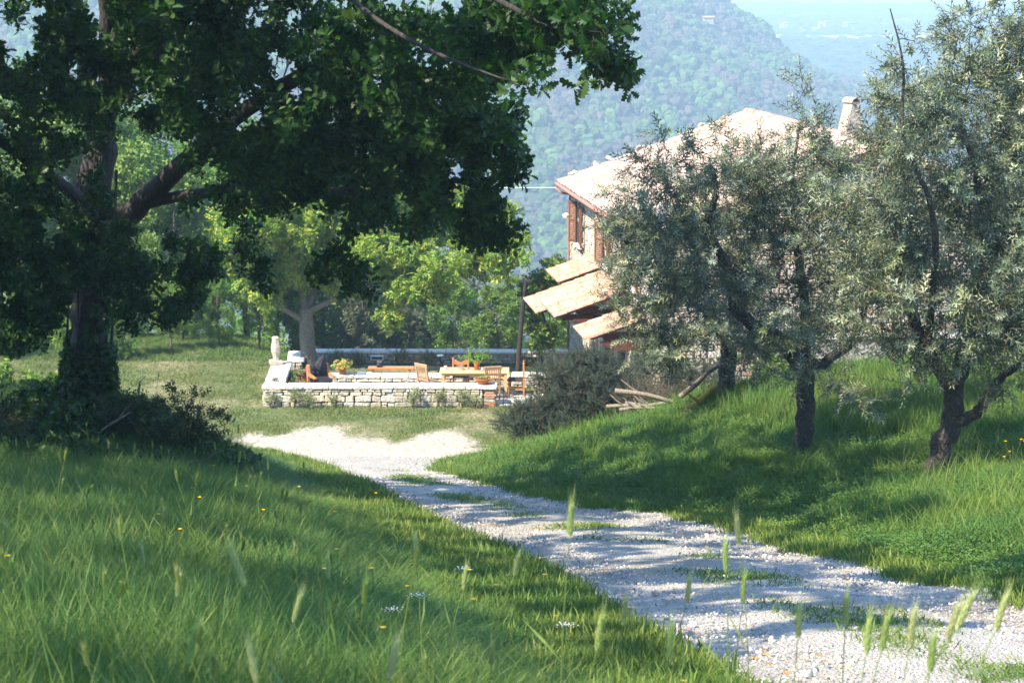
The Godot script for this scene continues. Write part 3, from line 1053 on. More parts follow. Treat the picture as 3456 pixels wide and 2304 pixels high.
func canopy(t: Node3D, z0: float, z1: float, jut: float, ye: float, rows: int) -> void:
	var slope := 0.34
	var c := part(t, "canopy")
	var ang := atan(slope)
	var L := (jut + 0.1) / cos(ang)
	var bs := Basis(Vector3.BACK, ang)                     # local x runs down and out after the flip below
	var base := Transform3D(Basis(Vector3(-cos(ang), -sin(ang), 0), Vector3(-sin(ang), cos(ang), 0), Vector3(0, 0, -1)), Vector3(0.0, ye + jut * slope, 0))
	put(c, "deck", boxm(Vector3(0, -0.05, -z1), Vector3(L - 0.1, -0.012, -z0)), M.redwood, base)
	var tm := tile_mesh(L / rows * 1.25, 0.07, 0.084)
	var n := int((z1 - z0) / 0.215)
	for i in n + 1:
		for j in rows:
			var z := lerpf(z0 + 0.05, z1 - 0.05, float(i) / n)
			put(c, "tile", tm, M.tile_clean[rng.randi() % 3], base * Transform3D(Basis.from_euler(Vector3(0, rng.randf_range(-0.02, 0.02), 0)), Vector3(L * j / rows - 0.03, 0.0 + 0.006 * rng.randf(), -z)))
	for i in n:
		var z := lerpf(z0 + 0.05, z1 - 0.05, (i + 0.5) / n)
		put(c, "channel_tile", tm, M.tile_clean[rng.randi() % 3], base * Transform3D(Basis(Vector3.RIGHT, PI).scaled(Vector3(1, 0.3, 0.8)), Vector3(L - L / rows * 1.2, 0.012, -z)))
	# carved brackets
	for z in [z0 + 0.12, z1 - 0.12]:
		var st := st_new()
		var y := ye - 0.1
		prism(st, [Vector2(0.0, y - 0.06), Vector2(-jut * 0.82, y - 0.01), Vector2(-jut * 0.82, y - 0.08), Vector2(-jut * 0.74, y - 0.1), Vector2(-jut * 0.7, y - 0.18), Vector2(-jut * 0.62, y - 0.15), Vector2(-jut * 0.57, y - 0.24), Vector2(-jut * 0.45, y - 0.24), Vector2(0.0, y - 0.24)], 0.11)
		put(c, "bracket", st.commit(), M.redwood, Transform3D(Basis(), Vector3(0, 0, z)))

func door(t: Node3D, z0: float, z1: float, h: float) -> void:
	var o := part(t, "door")
	put(o, "panel", boxm(Vector3(-0.02, 0.0, z0), Vector3(0.05, h, z1)), M.glass)
	for z in [z0, z1 - 0.09]:
		put(o, "jamb", boxm(Vector3(-0.09, 0.0, z), Vector3(0.04, h, z + 0.09)), M.plaster)
	var y := 0.3
	while y < h:
		put(o, "bar", boxm(Vector3(-0.08, y, z0 + 0.09), Vector3(-0.06, y + 0.02, z1 - 0.09)), M.iron)
		y += 0.32
	var z := z0 + 0.25
	while z < z1 - 0.12:
		put(o, "bar", boxm(Vector3(-0.059, 0.0, z), Vector3(-0.035, h, z + 0.02)), M.iron)
		z += 0.2

func shutter(t: Node3D, at: Vector3, turn: float, w: float, h: float) -> void:
	var o := part(t, "shutter", Transform3D(Basis(Vector3.UP, turn), at))
	for z in [0.0, w - 0.06]:
		put(o, "stile", boxm(Vector3(-0.04, 0, z), Vector3(0, h, z + 0.06)), M.shutter)
	for y in [0.0, h * 0.5, h - 0.08]:
		put(o, "rail", boxm(Vector3(-0.038, y, 0.061), Vector3(-0.002, y + 0.08, w - 0.061)), M.shutter)
	var y := 0.1
	while y < h - 0.1:
		put(o, "slat", boxm(Vector3(-0.035, -0.02, 0.061), Vector3(-0.025, 0.025, w - 0.061)), M.shutter, Transform3D(Basis(Vector3.BACK, 0.6), Vector3(0.012, y, 0)))
		y += 0.055

func house() -> void:
	var t := thing("farmhouse", "rustic stone farmhouse with pink terracotta tiled roof behind the olive trees", "house", Vector3(1.83, 0.0, -60.0), 0.131)
	var WX := 11.2
	var WZ := 13.0
	var EY := 5.62
	var slope := 0.355
	put(t, "wall", boxm(Vector3(0.06, -0.5, 0.06), Vector3(WX - 0.06, EY + 0.05, WZ - 0.06)), M.lime)
	var g := st_new()
	prism(g, [Vector2(0.06, EY), Vector2(WX - 0.06, EY), Vector2(WX / 2, EY + slope * WX / 2 - 0.1)], WZ - 0.12)
	put(t, "gable", g.commit(), M.lime, Transform3D(Basis(), Vector3(0, 0.003, WZ / 2)))
	# stone facing: the facade, the gable towards the camera
	stones(t, "stone", Vector3(0.03, -0.2, 0.0), Vector3.BACK, WZ, EY + 0.2, Vector3.LEFT, 0.12, 0.22, 0.18, 0.45, 0.1, 300, func(x, y): return x < 5.2 and y > 2.9)
	var gx: Array = []
	var gc: Array = []
	var y := -0.2
	while y < EY + 1.9:
		var rh := rng.randf_range(0.09, 0.19)
		var x0 := 0.0 if y < EY else (y + rh - EY) / slope
		var x := x0
		while x < WX - x0 - 0.1:
			var sw := rng.randf_range(0.12, 0.46)
			gx.append(Transform3D(Basis(Vector3.BACK, rng.randf_range(-0.07, 0.07)) * Basis.from_scale(Vector3(sw - rng.randf_range(0.01, 0.05), rh - rng.randf_range(0.01, 0.04), 0.1)), Vector3(x + sw * 0.5, y + rh * 0.5, WZ - 0.03 + rng.randf() * 0.015)))
			gc.append(vary(Color(1.05, 0.95, 0.88), 0.18) if rng.randf() > 0.05 else Color(1.0, 0.7, 0.55))
			x += sw
		y += rh
	scatter(t, "gable_stones", stone_meshes[1], M.stone_copy, gx, gc)
	# roof
	var roof := part(t, "roof")
	var ang := atan(slope)
	var ov := 0.34
	var L := (WX / 2 + ov) / cos(ang)
	for s in [0, 1]:
		var bs := Transform3D(Basis(Vector3(-cos(ang), -sin(ang), 0), Vector3(-sin(ang), cos(ang), 0), Vector3(0, 0, -1)), Vector3(WX / 2, EY + 0.12 + slope * WX / 2, 0))
		if s == 1: bs = Transform3D(Basis(Vector3(cos(ang), -sin(ang), 0), Vector3(sin(ang), cos(ang), 0), Vector3(0, 0, 1)), Vector3(WX / 2, EY + 0.12 + slope * WX / 2, WZ))
		put(roof, "slab", boxm(Vector3(0.0, -0.1, -WZ - 0.25), Vector3(L - 0.02, -0.015, 0.25)), M.roofbase, bs)
		var rows := 17
		var tm := tile_mesh(L / rows * 1.28, 0.072, 0.09)
		var cols := 60
		var rest: Array = []
		var rc: Array = []
		var used := 0
		for i in cols:
			for j in rows:
				var z := lerpf(-0.2, WZ + 0.2, (i + 0.5) / cols)
				var sag := -0.05 * sin(PI * j / rows) * (1.0 + 0.6 * nz.get_noise_2d(i * 0.9, j * 0.9))
				var tr := bs * Transform3D(Basis.from_euler(Vector3(rng.randf_range(-0.06, 0.06), rng.randf_range(-0.05, 0.05), rng.randf_range(-0.015, 0.02))), Vector3(L * j / rows - 0.03 + rng.randf_range(-0.02, 0.02), 0.03 + sag * 0.3 + rng.randf() * 0.015, -z))
				if s == 0 and used < 298 and i < 19:
					used += 1
					put(roof, "tile", tm, M.tile[rng.randi() % 4], tr)
				else:
					rest.append(tr)
					rc.append(vary(Color(1, 0.95, 0.9), 0.14))
				rest.append(bs * Transform3D(Basis(Vector3.RIGHT, PI).scaled(Vector3(1, 0.3, 0.8)), Vector3(L * j / rows - 0.03, 0.008 + sag * 0.3, -z - WZ / cols * 0.5)))
				rc.append(vary(Color(0.95, 0.85, 0.8), 0.14))
		scatter(roof, "tile_field", tm, M.tile_copy, rest, rc)
	var rm := tile_mesh(0.46, 0.12, 0.14)
	var z := -0.2
	while z < WZ + 0.2:
		put(roof, "ridge_tile", rm, M.tile[rng.randi() % 4], Transform3D(Basis(Vector3.UP, -PI / 2) * Basis.from_euler(Vector3(rng.randf_range(-0.05, 0.05), 0, 0)), Vector3(WX / 2, EY + 0.15 + slope * WX / 2, z)))
		z += 0.38
	for f in [0.06, 0.19, 0.27, 0.44, 0.55, 0.78, 0.9]:
		var xx: float = lerpf(-0.25, WX / 2 - 0.2, f)
		put(roof, "weight_stone", stone_meshes[int(f * 50) % 5], stone_mats[int(f * 30) % 4], Transform3D(Basis.from_euler(Vector3(f * 3.0, f * 9.0, 0.35)) * Basis.from_scale(Vector3(0.2 + 0.18 * sin(f * 40.0) * sin(f * 40.0), 0.12, 0.2)), Vector3(xx, EY + 0.24 + slope * xx, -0.1 + 0.06 * sin(f * 70.0))))
	# gutter along the eave, with its hooked outlet
	var gs := st_new()
	tube(gs, [Vector3(-0.4, EY - 0.05, -0.3), Vector3(-0.4, EY - 0.07, WZ * 0.5), Vector3(-0.4, EY - 0.09, WZ + 0.2)], 0.065, 0.065, 8, 0.0, true)
	tube(gs, [Vector3(-0.4, EY - 0.06, -0.25), Vector3(-0.42, EY - 0.2, -0.22), Vector3(-0.3, EY - 0.3, -0.05), Vector3(-0.02, EY - 0.36, 0.02), Vector3(-0.06, EY - 1.0, 0.0), Vector3(-0.06, 0.0, 0.0)], 0.04, 0.04, 7)
	put(t, "gutter", gs.commit(), M.gutter)
	# rafters under the eave
	for i in 16:
		put(t, "rafter", boxm(Vector3(-0.3, -0.05, -0.045), Vector3(0.2, 0.05, 0.045)), M.darkwood, Transform3D(Basis(Vector3.BACK, ang), Vector3(0, EY - 0.08, 0.3 + i * 0.8)))
	# the upper windows with their shutters
	for wz in [1.9, 6.5, 10.5]:
		var w := part(t, "window")
		put(w, "pane", boxm(Vector3(-0.03, 3.95, wz - 0.4), Vector3(0.02, 5.2, wz + 0.4)), M.glass)
		put(w, "sill", boxm(Vector3(-0.14, 3.86, wz - 0.55), Vector3(-0.031, 3.945, wz + 0.55)), M.coping[0])
		put(w, "frame", boxm(Vector3(-0.05, 3.95, wz - 0.03), Vector3(-0.031, 5.2, wz + 0.03)), M.shutter)
	for wz in [1.9, 6.5, 10.5]:
		shutter(t, Vector3(-0.09, 3.95, wz - 0.42), PI + 0.35, 0.45, 1.25)
		shutter(t, Vector3(-0.07, 3.95, wz + 0.42), -0.12, 0.45, 1.25)
	# tiled canopies over the doors
	canopy(t, 3.55, 5.7, 1.15, 3.42, 4)
	canopy(t, 5.75, 8.0, 2.1, 2.95, 6)
	canopy(t, 8.05, 10.3, 1.95, 3.22, 6)
	canopy(t, 10.5, 12.2, 1.45, 2.95, 4)
	door(t, 4.0, 5.2, 2.3)
	door(t, 6.2, 7.6, 2.2)
	door(t, 8.5, 9.8, 2.3)
	door(t, 10.8, 11.8, 2.2)
	# chimney
	var ch := part(t, "chimney", Transform3D(Basis(Vector3.UP, 0.2), Vector3(7.6, EY + 1.5, 4.2)))
	put(ch, "stack", boxm(Vector3(-0.24, -1.0, -0.3), Vector3(0.24, 0.3, 0.3)), M.plaster)
	var cs := st_new()
	prism(cs, [Vector2(-0.3, 0.3), Vector2(0.3, 0.3), Vector2(0.09, 1.2), Vector2(-0.09, 1.2)], 0.5)
	put(ch, "hood", cs.commit(), M.plaster, Transform3D(Basis(), Vector3(0, 0.003, 0)))
	put(ch, "hood_tile", tile_mesh(0.6, 0.15, 0.15), M.tile[2], Transform3D(Basis(Vector3.UP, -PI / 2), Vector3(0, 1.17, -0.3)))
	# wall lantern and dish under the eave
	var ln := thing("wall_lantern", "small black iron lantern hanging beside the tiled canopy", "lantern", Vector3(2.62, 3.2, -51.2))
	put(ln, "frame", lathem([Vector2(0.0, 0.36), Vector2(0.05, 0.34), Vector2(0.14, 0.24), Vector2(0.13, 0.22), Vector2(0.0, 0.22)], 8), M.iron)
	put(ln, "glass", lathem([Vector2(0.0, 0.22), Vector2(0.1, 0.218), Vector2(0.075, 0.0), Vector2(0.0, 0.0)], 6), M.paper)
	put(ln, "arm", boxm(Vector3(-0.01, 0.34, -0.01), Vector3(0.4, 0.37, 0.01)), M.iron)
	var ds := thing("wall_insulator", "small white cable insulator fixed beside the upper shutter", "insulator", Vector3(1.66, 4.62, -59.2))
	put(ds, "cup", lathem([Vector2(0.0, 0.0), Vector2(0.09, 0.02), Vector2(0.11, 0.1), Vector2(0.05, 0.15), Vector2(0.0, 0.16)], 10), M.whitepaint)
	put(ds, "arm", boxm(Vector3(0.0, 0.05, -0.015), Vector3(0.3, 0.08, 0.015)), M.iron)
	var cb := st_new()
	tube(cb, spline([Vector3(1.5, 5.45, -60.2), Vector3(-1.28, 4.84, -66.00), Vector3(-4.95, 4.02, -73.00), Vector3(-13.12, 2.04, -86.00)], 6), 0.014, 0.014, 5)
	tag(put(self, "power_cable", cb.commit(), M.whitepaint), "thin pale cable running from the farmhouse eave into the trees", "cable")
	# the grey rendered garden wall running on from the house, behind the olives
	var gw := thing("garden_wall", "long plain grey rendered wall at the top of the olive grove", "wall", Vector3(7.0, 0.0, -46.2), 0.05)
	put(gw, "face", boxm(Vector3(0, 0.5, -0.35), Vector3(16.0, 3.2, 0)), M.greyrender)
	put(gw, "coping", boxm(Vector3(-0.03, 3.203, -0.4), Vector3(16.03, 3.28, 0.05)), M.coping[1])

# ---------------------------------------------------------------- terrace
func slat_chair(label: String, at: Vector3, turn: float, group: String) -> void:
	# faces +Z; its slatted back stands at -Z
	var t := thing("garden_chair", label, "chair", at, turn, group)
	put(t, "seat", boxm(Vector3(-0.23, 0.42, -0.2), Vector3(0.23, 0.455, 0.24)), M.teak)
	for s in [-1.0, 1.0]:
		put(t, "leg", boxm(Vector3(-0.022, 0, -0.022), Vector3(0.022, 0.419, 0.022)), M.teak, Transform3D(Basis(), Vector3(s * 0.2, 0, 0.2)))
		var st := st_new()
		prism(st, [Vector2(-0.2, 0.0), Vector2(-0.16, 0.0), Vector2(-0.2, 0.45), Vector2(-0.31, 0.97), Vector2(-0.35, 0.96), Vector2(-0.245, 0.45)], 0.042)
		put(t, "back_post", st.commit(), M.teak, Transform3D(Basis(Vector3(0, 0, 1), Vector3.UP, Vector3(-1, 0, 0)), Vector3(s * 0.21, 0, 0)))
	var lean := Basis(Vector3.RIGHT, -0.21)
	put(t, "top_rail", boxm(Vector3(-0.25, 0.0, -0.02), Vector3(0.25, 0.1, 0.02)), M.teak, Transform3D(lean, Vector3(0, 0.9, -0.315)))
	put(t, "lower_rail", boxm(Vector3(-0.19, 0.0, -0.015), Vector3(0.19, 0.05, 0.015)), M.teak, Transform3D(lean, Vector3(0, 0.5, -0.232)))
	for i in 7:
		put(t, "slat", boxm(Vector3(-0.014, 0.051, -0.01), Vector3(0.014, 0.405, 0.01)), M.teak, Transform3D(lean, Vector3(-0.16 + i * 0.0533, 0.5, -0.232)))
	put(t, "apron", boxm(Vector3(-0.18, 0.36, 0.19), Vector3(0.18, 0.415, 0.21)), M.teak)

func carved_chair(label: String, at: Vector3, turn: float) -> void:
	var t := thing("carved_chair", label, "chair", at, turn, "orange wooden chairs at the table")
	put(t, "seat", boxm(Vector3(-0.23, 0.42, -0.2), Vector3(0.23, 0.46, 0.23)), M.darkwood)
	for s in [-1.0, 1.0]:
		put(t, "leg", boxm(Vector3(-0.025, 0, -0.025), Vector3(0.025, 0.419, 0.025)), M.orange, Transform3D(Basis(), Vector3(s * 0.2, 0, 0.2)))
		put(t, "back_post", boxm(Vector3(-0.028, 0, -0.026), Vector3(0.028, 0.88, 0.026)), M.orange, Transform3D(Basis(), Vector3(s * 0.22, 0, -0.22)))
		put(t, "finial", lathem([Vector2(0.0, 0.07), Vector2(0.018, 0.06), Vector2(0.028, 0.035), Vector2(0.016, 0.012), Vector2(0.026, 0.0), Vector2(0.0, 0.0)], 10), M.orange, Transform3D(Basis(), Vector3(s * 0.22, 0.881, -0.22)))
		put(t, "stretcher", boxm(Vector3(-0.015, 0.15, -0.19), Vector3(0.015, 0.19, 0.17)), M.orange, Transform3D(Basis(), Vector3(s * 0.205, 0, 0)))
	var st := st_new()
	var p: Array = []
	for i in 13: p.append(Vector2(-0.19 + 0.38 * i / 12, 0.84 + 0.035 * cos(TAU * i / 12)))
	for i in 13: p.append(Vector2(0.19 - 0.38 * i / 12, 0.71 + 0.02 * cos(TAU * i / 12)))
	prism(st, p, 0.03)
	put(t, "top_rail", st.commit(), M.orange, Transform3D(Basis(), Vector3(0, 0, -0.22)))
	put(t, "lower_rail", boxm(Vector3(-0.19, 0.5, -0.235), Vector3(0.19, 0.56, -0.205)), M.orange)

func potted(called: String, label: String, at: Vector3, prof: Array, tw: Array, n: int, rad: Vector3, lift: float, tint: Array, m: Material) -> void:
	var t := thing(called, label, "pot plant", at)
	var p := put(t, "pot", lathem(prof, 22), M.terracotta)
	var top: Vector2 = prof[prof.size() - 1]
	put(p, "soil", lathem([Vector2(0.0, lift - 0.015), Vector2(prof[prof.size() - 2].x * 0.86, lift - 0.02)], 16), M.soil)
	var xf: Array = []
	var cl: Array = []
	for i in n:
		var d := rdir()
		d.y = absf(d.y) * 0.9 - 0.1
		var q := Vector3(d.x * rad.x, lift + 0.02 + maxf(d.y, -0.1) * rad.y, d.z * rad.z) * Vector3(1, 1, 1)
		var f := rng.randf_range(0.2, 1.0)
		xf.append(Transform3D(along((d + Vector3.UP * 0.7).normalized(), rng.randf() * 6).scaled(Vector3.ONE * rng.randf_range(0.8, 1.2)), Vector3(0, lift - 0.02, 0).lerp(q, f)))
		cl.append(vary(tint[i % tint.size()], 0.2))
	var pl := part(t, "plant")
	for i in tw.size():
		var a: Array = []
		var b: Array = []
		for j in range(i, n, tw.size()):
			a.append(xf[j]); b.append(cl[j])
		scatter(pl, "foliage", tw[i], m, a, b)

func cup(label: String, at: Vector3, r: float, h: float, m: Material) -> void:
	var t := thing("cup", label, "cup", at)
	put(t, "body", lathem([Vector2(0, 0), Vector2(r * 0.8, 0), Vector2(r, h), Vector2(r * 0.9, h), Vector2(r * 0.72, 0.012), Vector2(0, 0.012)], 16), m)
	var st := st_new()
	var p: Array = []
	for i in 9: p.append(Vector3(r * 0.92 + sin(PI * i / 8) * 0.025, h * 0.25 + h * 0.5 * i / 8, 0))
	tube(st, p, 0.006, 0.006, 5)
	put(t, "handle", st.commit(), m)

func terrace() -> void:
	# paving between the walls, and the raised bed behind
	var pv := part(self, "paving")
	tag(pv, "", "", "", "structure")
	put(pv, "bed", boxm(Vector3(-6.5, -0.2, -55.85), Vector3(1.9, 0.012, -53.5)), M.mortar)
	var x := -6.45
	while x < 1.8:
		var z := -55.8
		var w := rng.randf_range(0.5, 0.8)
		while z < -53.3:
			var d := rng.randf_range(0.4, 0.7)
			put(pv, "paving_slab", cham(Vector3(x + 0.01, -0.02, z + 0.01), Vector3(minf(x + w, 1.9) - 0.01, 0.03 + rng.randf() * 0.008, minf(z + d, -53.3) - 0.01), 0.008, 0.004), M.coping[rng.randi() % 3])
			z += d
		x += w
	var bs := axis([[-6.6, 0.25], [1.7, 1.0]])
	var bz := axis([[-58.6, 0.25], [-56.0, 1.0]])
	var bedh := func(a, b): return 0.3 - 0.04 * (-56.0 - b) + 0.04 * nz.get_noise_2d(a * 6.0, b * 6.0)
	tag(put(self, "terrace_lawn", sheet(bs, bz, bedh, func(a, b): return Color(0.12, 0.13, 0.05).lerp(Color(0.3, 0.24, 0.13), clampf(0.5 + nz.get_noise_2d(a * 3.0, b * 3.0) * 1.6, 0, 1))), M.ground), "", "", "", "structure")
	low_wall("stone_wall", "low dry stone wall with pale coping, nearest the lawn, a terracotta bowl on it", Vector3(-6.98, 0.0, -53.2), Vector3(-0.46, 0.04, -53.2), 0.6, 0.42, 0.1, 0.045, true)
	low_wall("stone_wall", "short stone side wall carrying the carved stone figure", Vector3(-7.12, 0.0, -56.75), Vector3(-6.98, 0.0, -53.66), 0.604, 0.52, 0.1, 0.03).rotation.y = atan2(-3.09, 0.14)
	low_wall("stone_wall", "low stone seat wall behind the wooden table", Vector3(-5.45, 0.0, -55.8), Vector3(-0.1, 0.0, -55.8), 0.37, 0.4, 0.09, 0.035)
	low_wall("stone_wall", "stub of stone seat wall with brick courses beside the dark bush", Vector3(0.0, 0.0, -55.7), Vector3(1.15, 0.0, -55.62), 0.42, 0.42, 0.09, 0.035, true)
	low_wall("stone_wall", "long stone wall with white coping at the back of the raised terrace", Vector3(-6.25, 0.12, -58.5), Vector3(1.7, 0.12, -58.42), 0.47, 0.42, 0.08, 0.04)
	low_wall("stone_wall", "short stone wall with broad white coping beside the pale tree trunk", Vector3(-6.85, 0.05, -58.45), Vector3(-6.72, 0.05, -56.95), 0.56, 0.46, 0.08, 0.03)
	# table
	var t := thing("dining_table", "long pale pine garden table with arched aprons on the terrace", "table", Vector3(-1.08, 0.035, -54.72))
	for i in 6:
		put(t, "top_board", boxm(Vector3(-1.0, 0.68, -0.4 + i * 0.1335), Vector3(1.0, 0.72, -0.4 + i * 0.1335 + 0.1315)), M.pine)
	for sx in [-1.0, 1.0]:
		for sz in [-1.0, 1.0]:
			var st := st_new()
			for q in [[0.0, 0.03, 0.42, 0.04], [0.42, 0.045, 0.46, 0.045], [0.46, 0.038, 0.679, 0.045]]:
				var r0: float = q[1]
				var r1: float = q[3]
				lathe(st, [Vector2(0, q[0]), Vector2(r0 * 1.414, q[0]), Vector2(r1 * 1.414, q[2]), Vector2(0, q[2])], 4, Transform3D(Basis(Vector3.UP, PI / 4), Vector3.ZERO))
			put(t, "leg", st.commit(), M.pine, Transform3D(Basis(), Vector3(sx * 0.9, 0, sz * 0.33)))
	for sz in [-1.0, 1.0]:
		var st := st_new()
		prism(st, [Vector2(-0.86, 0.675), Vector2(-0.86, 0.48), Vector2(-0.8, 0.53), Vector2(-0.7, 0.6), Vector2(-0.55, 0.615), Vector2(0.55, 0.615), Vector2(0.7, 0.6), Vector2(0.8, 0.53), Vector2(0.86, 0.48), Vector2(0.86, 0.675)], 0.025)
		put(t, "apron", st.commit(), M.pine, Transform3D(Basis(), Vector3(0, 0, sz * 0.33)))
	for sx in [-1.0, 1.0]:
		put(t, "apron", boxm(Vector3(-0.012, 0.58, -0.29), Vector3(0.012, 0.675, 0.29)), M.pine, Transform3D(Basis(), Vector3(sx * 0.9, 0, 0)))
	slat_chair("slat-backed teak chair at the left end of the table", Vector3(-2.38, 0.035, -54.45), PI - 0.75, "teak chairs")
	slat_chair("slat-backed teak chair in front of the table behind the terracotta bowl", Vector3(-0.6, 0.035, -54.15), PI + 0.2, "teak chairs")
	carved_chair("orange carved wooden chair on the far side of the table", Vector3(-1.5, 0.035, -55.28), 0.0)
	carved_chair("orange carved wooden chair seen side on at the right end of the table", Vector3(0.12, 0.035, -54.75), -PI / 2)
	# on the table
	var ltw := twig_mesh(9, 0.2, 0.05, OVAL_OUT, 0.045, 0.025, Color(0.16, 0.25, 0.05))
	potted("potted_plant", "leafy bright green plant in an orange pot on the table", Vector3(-1.02, 0.757, -54.78), [Vector2(0, 0), Vector2(0.06, 0), Vector2(0.088, 0.21), Vector2(0.095, 0.215), Vector2(0.095, 0.24), Vector2(0.08, 0.24), Vector2(0.07, 0.2)], [ltw], 95, Vector3(0.5, 0.42, 0.4), 0.22, [Color(1.3, 1.25, 1.2), Color(0.9, 1.1, 0.8)], M.leaf_walnut)
	cup("white cup at the left end of the table top", Vector3(-1.92, 0.757, -54.78), 0.045, 0.1, M.whitepaint)
	cup("white cup on the table right of the orange pot", Vector3(-0.85, 0.757, -54.6), 0.04, 0.09, M.whitepaint)
	var tin := thing("round_tin", "shallow round steel dish on the table behind the teak chair", "dish", Vector3(-1.5, 0.757, -54.75))
	put(tin, "body", lathem([Vector2(0, 0), Vector2(0.115, 0), Vector2(0.12, 0.09), Vector2(0.112, 0.09), Vector2(0.105, 0.01), Vector2(0, 0.01)], 20), M.steel)
	put(tin, "knob", lathem([Vector2(0.0, 0.0), Vector2(0.03, 0.0), Vector2(0.02, 0.03), Vector2(0.012, 0.1), Vector2(0, 0.105)], 10), M.steel, Transform3D(Basis(), Vector3(0, 0.011, 0)))
	# bowl on the front wall
	var stw := twig_mesh(8, 0.06, 0.04, OVAL_OUT, 0.04, 0.022, Color(0.16, 0.2, 0.06))
	potted("terracotta_bowl", "wide shallow terracotta bowl of succulents on the front wall", Vector3(-0.83, 0.6, -53.42), [Vector2(0, 0), Vector2(0.11, 0), Vector2(0.14, 0.04), Vector2(0.235, 0.15), Vector2(0.255, 0.155), Vector2(0.255, 0.18), Vector2(0.225, 0.18), Vector2(0.2, 0.13)], [stw], 60, Vector3(0.18, 0.04, 0.18), 0.15, [Color(1, 1, 1), Color(1.5, 1.0, 0.7)], M.leaf_dark)
	var etw := twig_mesh(12, 0.1, 0.05, OVAL_OUT, 0.045, 0.03, Color(0.3, 0.3, 0.09))
	potted("potted_succulent", "round terracotta pot of yellowish succulent on the seat wall", Vector3(-5.0, 0.37, -55.98), [Vector2(0, 0), Vector2(0.085, 0), Vector2(0.115, 0.17), Vector2(0.13, 0.172), Vector2(0.13, 0.21), Vector2(0.11, 0.21), Vector2(0.1, 0.18)], [etw], 130, Vector3(0.28, 0.22, 0.26), 0.2, [Color(1.2, 1.1, 0.9), Color(1.5, 0.85, 0.7), Color(0.7, 1.1, 0.6)], M.leaf_dark)
	var ptw := twig_mesh(9, 0.14, 0.05, OVAL_OUT, 0.045, 0.03, Color(0.12, 0.2, 0.05))
	var ftw := twig_mesh(9, 0.1, 0.05, OVAL_OUT, 0.03, 0.028, Color(0.5, 0.14, 0.4))
	potted("flower_pot", "dark red pot with trailing leaves and flowers beside the orange armchair", Vector3(-6.1, 0.4, -55.6), [Vector2(0, -0.37), Vector2(0.12, -0.37), Vector2(0.17, -0.03), Vector2(0.185, -0.03), Vector2(0.185, 0.02), Vector2(0.16, 0.02), Vector2(0.15, -0.02)], [ptw, ptw, ptw, ftw], 110, Vector3(0.3, 0.2, 0.3), 0.0, [Color(1, 1, 1), Color(1.3, 1.2, 0.9)], M.leaf_walnut)
	potted("flower_pot", "bright green plant with a pink bloom just behind the front wall", Vector3(-6.05, 0.3, -54.0), [Vector2(0, -0.27), Vector2(0.09, -0.27), Vector2(0.13, -0.03), Vector2(0.14, -0.03), Vector2(0.14, 0.02), Vector2(0.12, 0.02), Vector2(0.11, -0.02)], [ptw, ptw, ftw], 60, Vector3(0.3, 0.35, 0.25), 0.05, [Color(1.5, 1.4, 0.9), Color(1.2, 1.2, 0.9)], M.leaf_walnut)
	# armchair with a black jacket thrown over it
	var ac := thing("armchair", "orange wooden armchair with a buttoned black cushion", "armchair", Vector3(-5.5, 0.035, -54.7), 0.45)
	var p := st_new()
	prism(p, [Vector2(-0.33, 0.0), Vector2(-0.27, 0.0), Vector2(-0.25, 0.42), Vector2(0.3, 0.42), Vector2(0.3, 0.47), Vector2(-0.2, 0.5), Vector2(-0.26, 0.72), Vector2(-0.33, 0.75), Vector2(-0.37, 0.7)], 0.07)
	for s in [-1.0, 1.0]: put(ac, "side_frame", p.commit(), M.orange, Transform3D(Basis(Vector3(0, 0, 1), Vector3.UP, Vector3(-1, 0, 0)), Vector3(s * 0.29, 0.1, 0)))
	put(ac, "seat", cham(Vector3(-0.25, 0.38, -0.2), Vector3(0.25, 0.5, 0.3), 0.04, 0.01), M.black)
	var cu := st_new()
	for i in 3:
		for j in 2:
			lathe(cu, [Vector2(0, 0.05), Vector2(0.05, 0.045), Vector2(0.09, 0.02), Vector2(0.1, -0.04), Vector2(0, -0.04)], 8, Transform3D(Basis(Vector3.RIGHT, PI / 2), Vector3(-0.16 + i * 0.16, 0.6 + j * 0.15, -0.22)))
	box(cu, Vector3(-0.25, 0.48, -0.3), Vector3(0.25, 0.82, -0.2))
	put(ac, "cushion", cu.commit(), M.black)
	var jk := thing("black_jacket", "black jacket heaped over the back of the orange armchair", "jacket", Vector3(-5.55, 0.86, -54.95))
	var js := st_new()
	lathe(js, [Vector2(0.0, 0.27), Vector2(0.06, 0.26), Vector2(0.1, 0.2), Vector2(0.13, 0.1), Vector2(0.17, 0.02), Vector2(0.19, -0.1), Vector2(0, -0.1)], 9, Transform3D(Basis.from_euler(Vector3(0.1, 0, -0.35)), Vector3.ZERO))
	put(jk, "cloth", js.commit(), M.black)
	# bench plank behind the seat wall
	var bn := thing("wooden_bench", "plain brown plank bench on the raised terrace", "bench", Vector3(-3.6, 0.28, -56.5))
	put(bn, "seat", boxm(Vector3(-0.68, 0.16, -0.15), Vector3(0.68, 0.21, 0.15)), M.orange)
	for s in [-1.0, 1.0]: put(bn, "leg", boxm(Vector3(s * 0.55 - 0.03, 0, -0.12), Vector3(s * 0.55 + 0.03, 0.159, 0.12)), M.orange)
	var cl := thing("folded_cloth", "folded blue and white cloth on the seat wall", "cloth", Vector3(-4.35, 0.372, -56.0))
	put(cl, "blue_fold", cham(Vector3(-0.2, 0, -0.1), Vector3(0.05, 0.07, 0.1), 0.015, 0.01), M.blue)
	put(cl, "white_fold", cham(Vector3(0.052, 0, -0.09), Vector3(0.2, 0.05, 0.09), 0.012, 0.01), M.paper)
	var pot := thing("black_kettle", "small dark kettle standing on the wooden bench", "kettle", Vector3(-3.95, 0.49, -56.5))
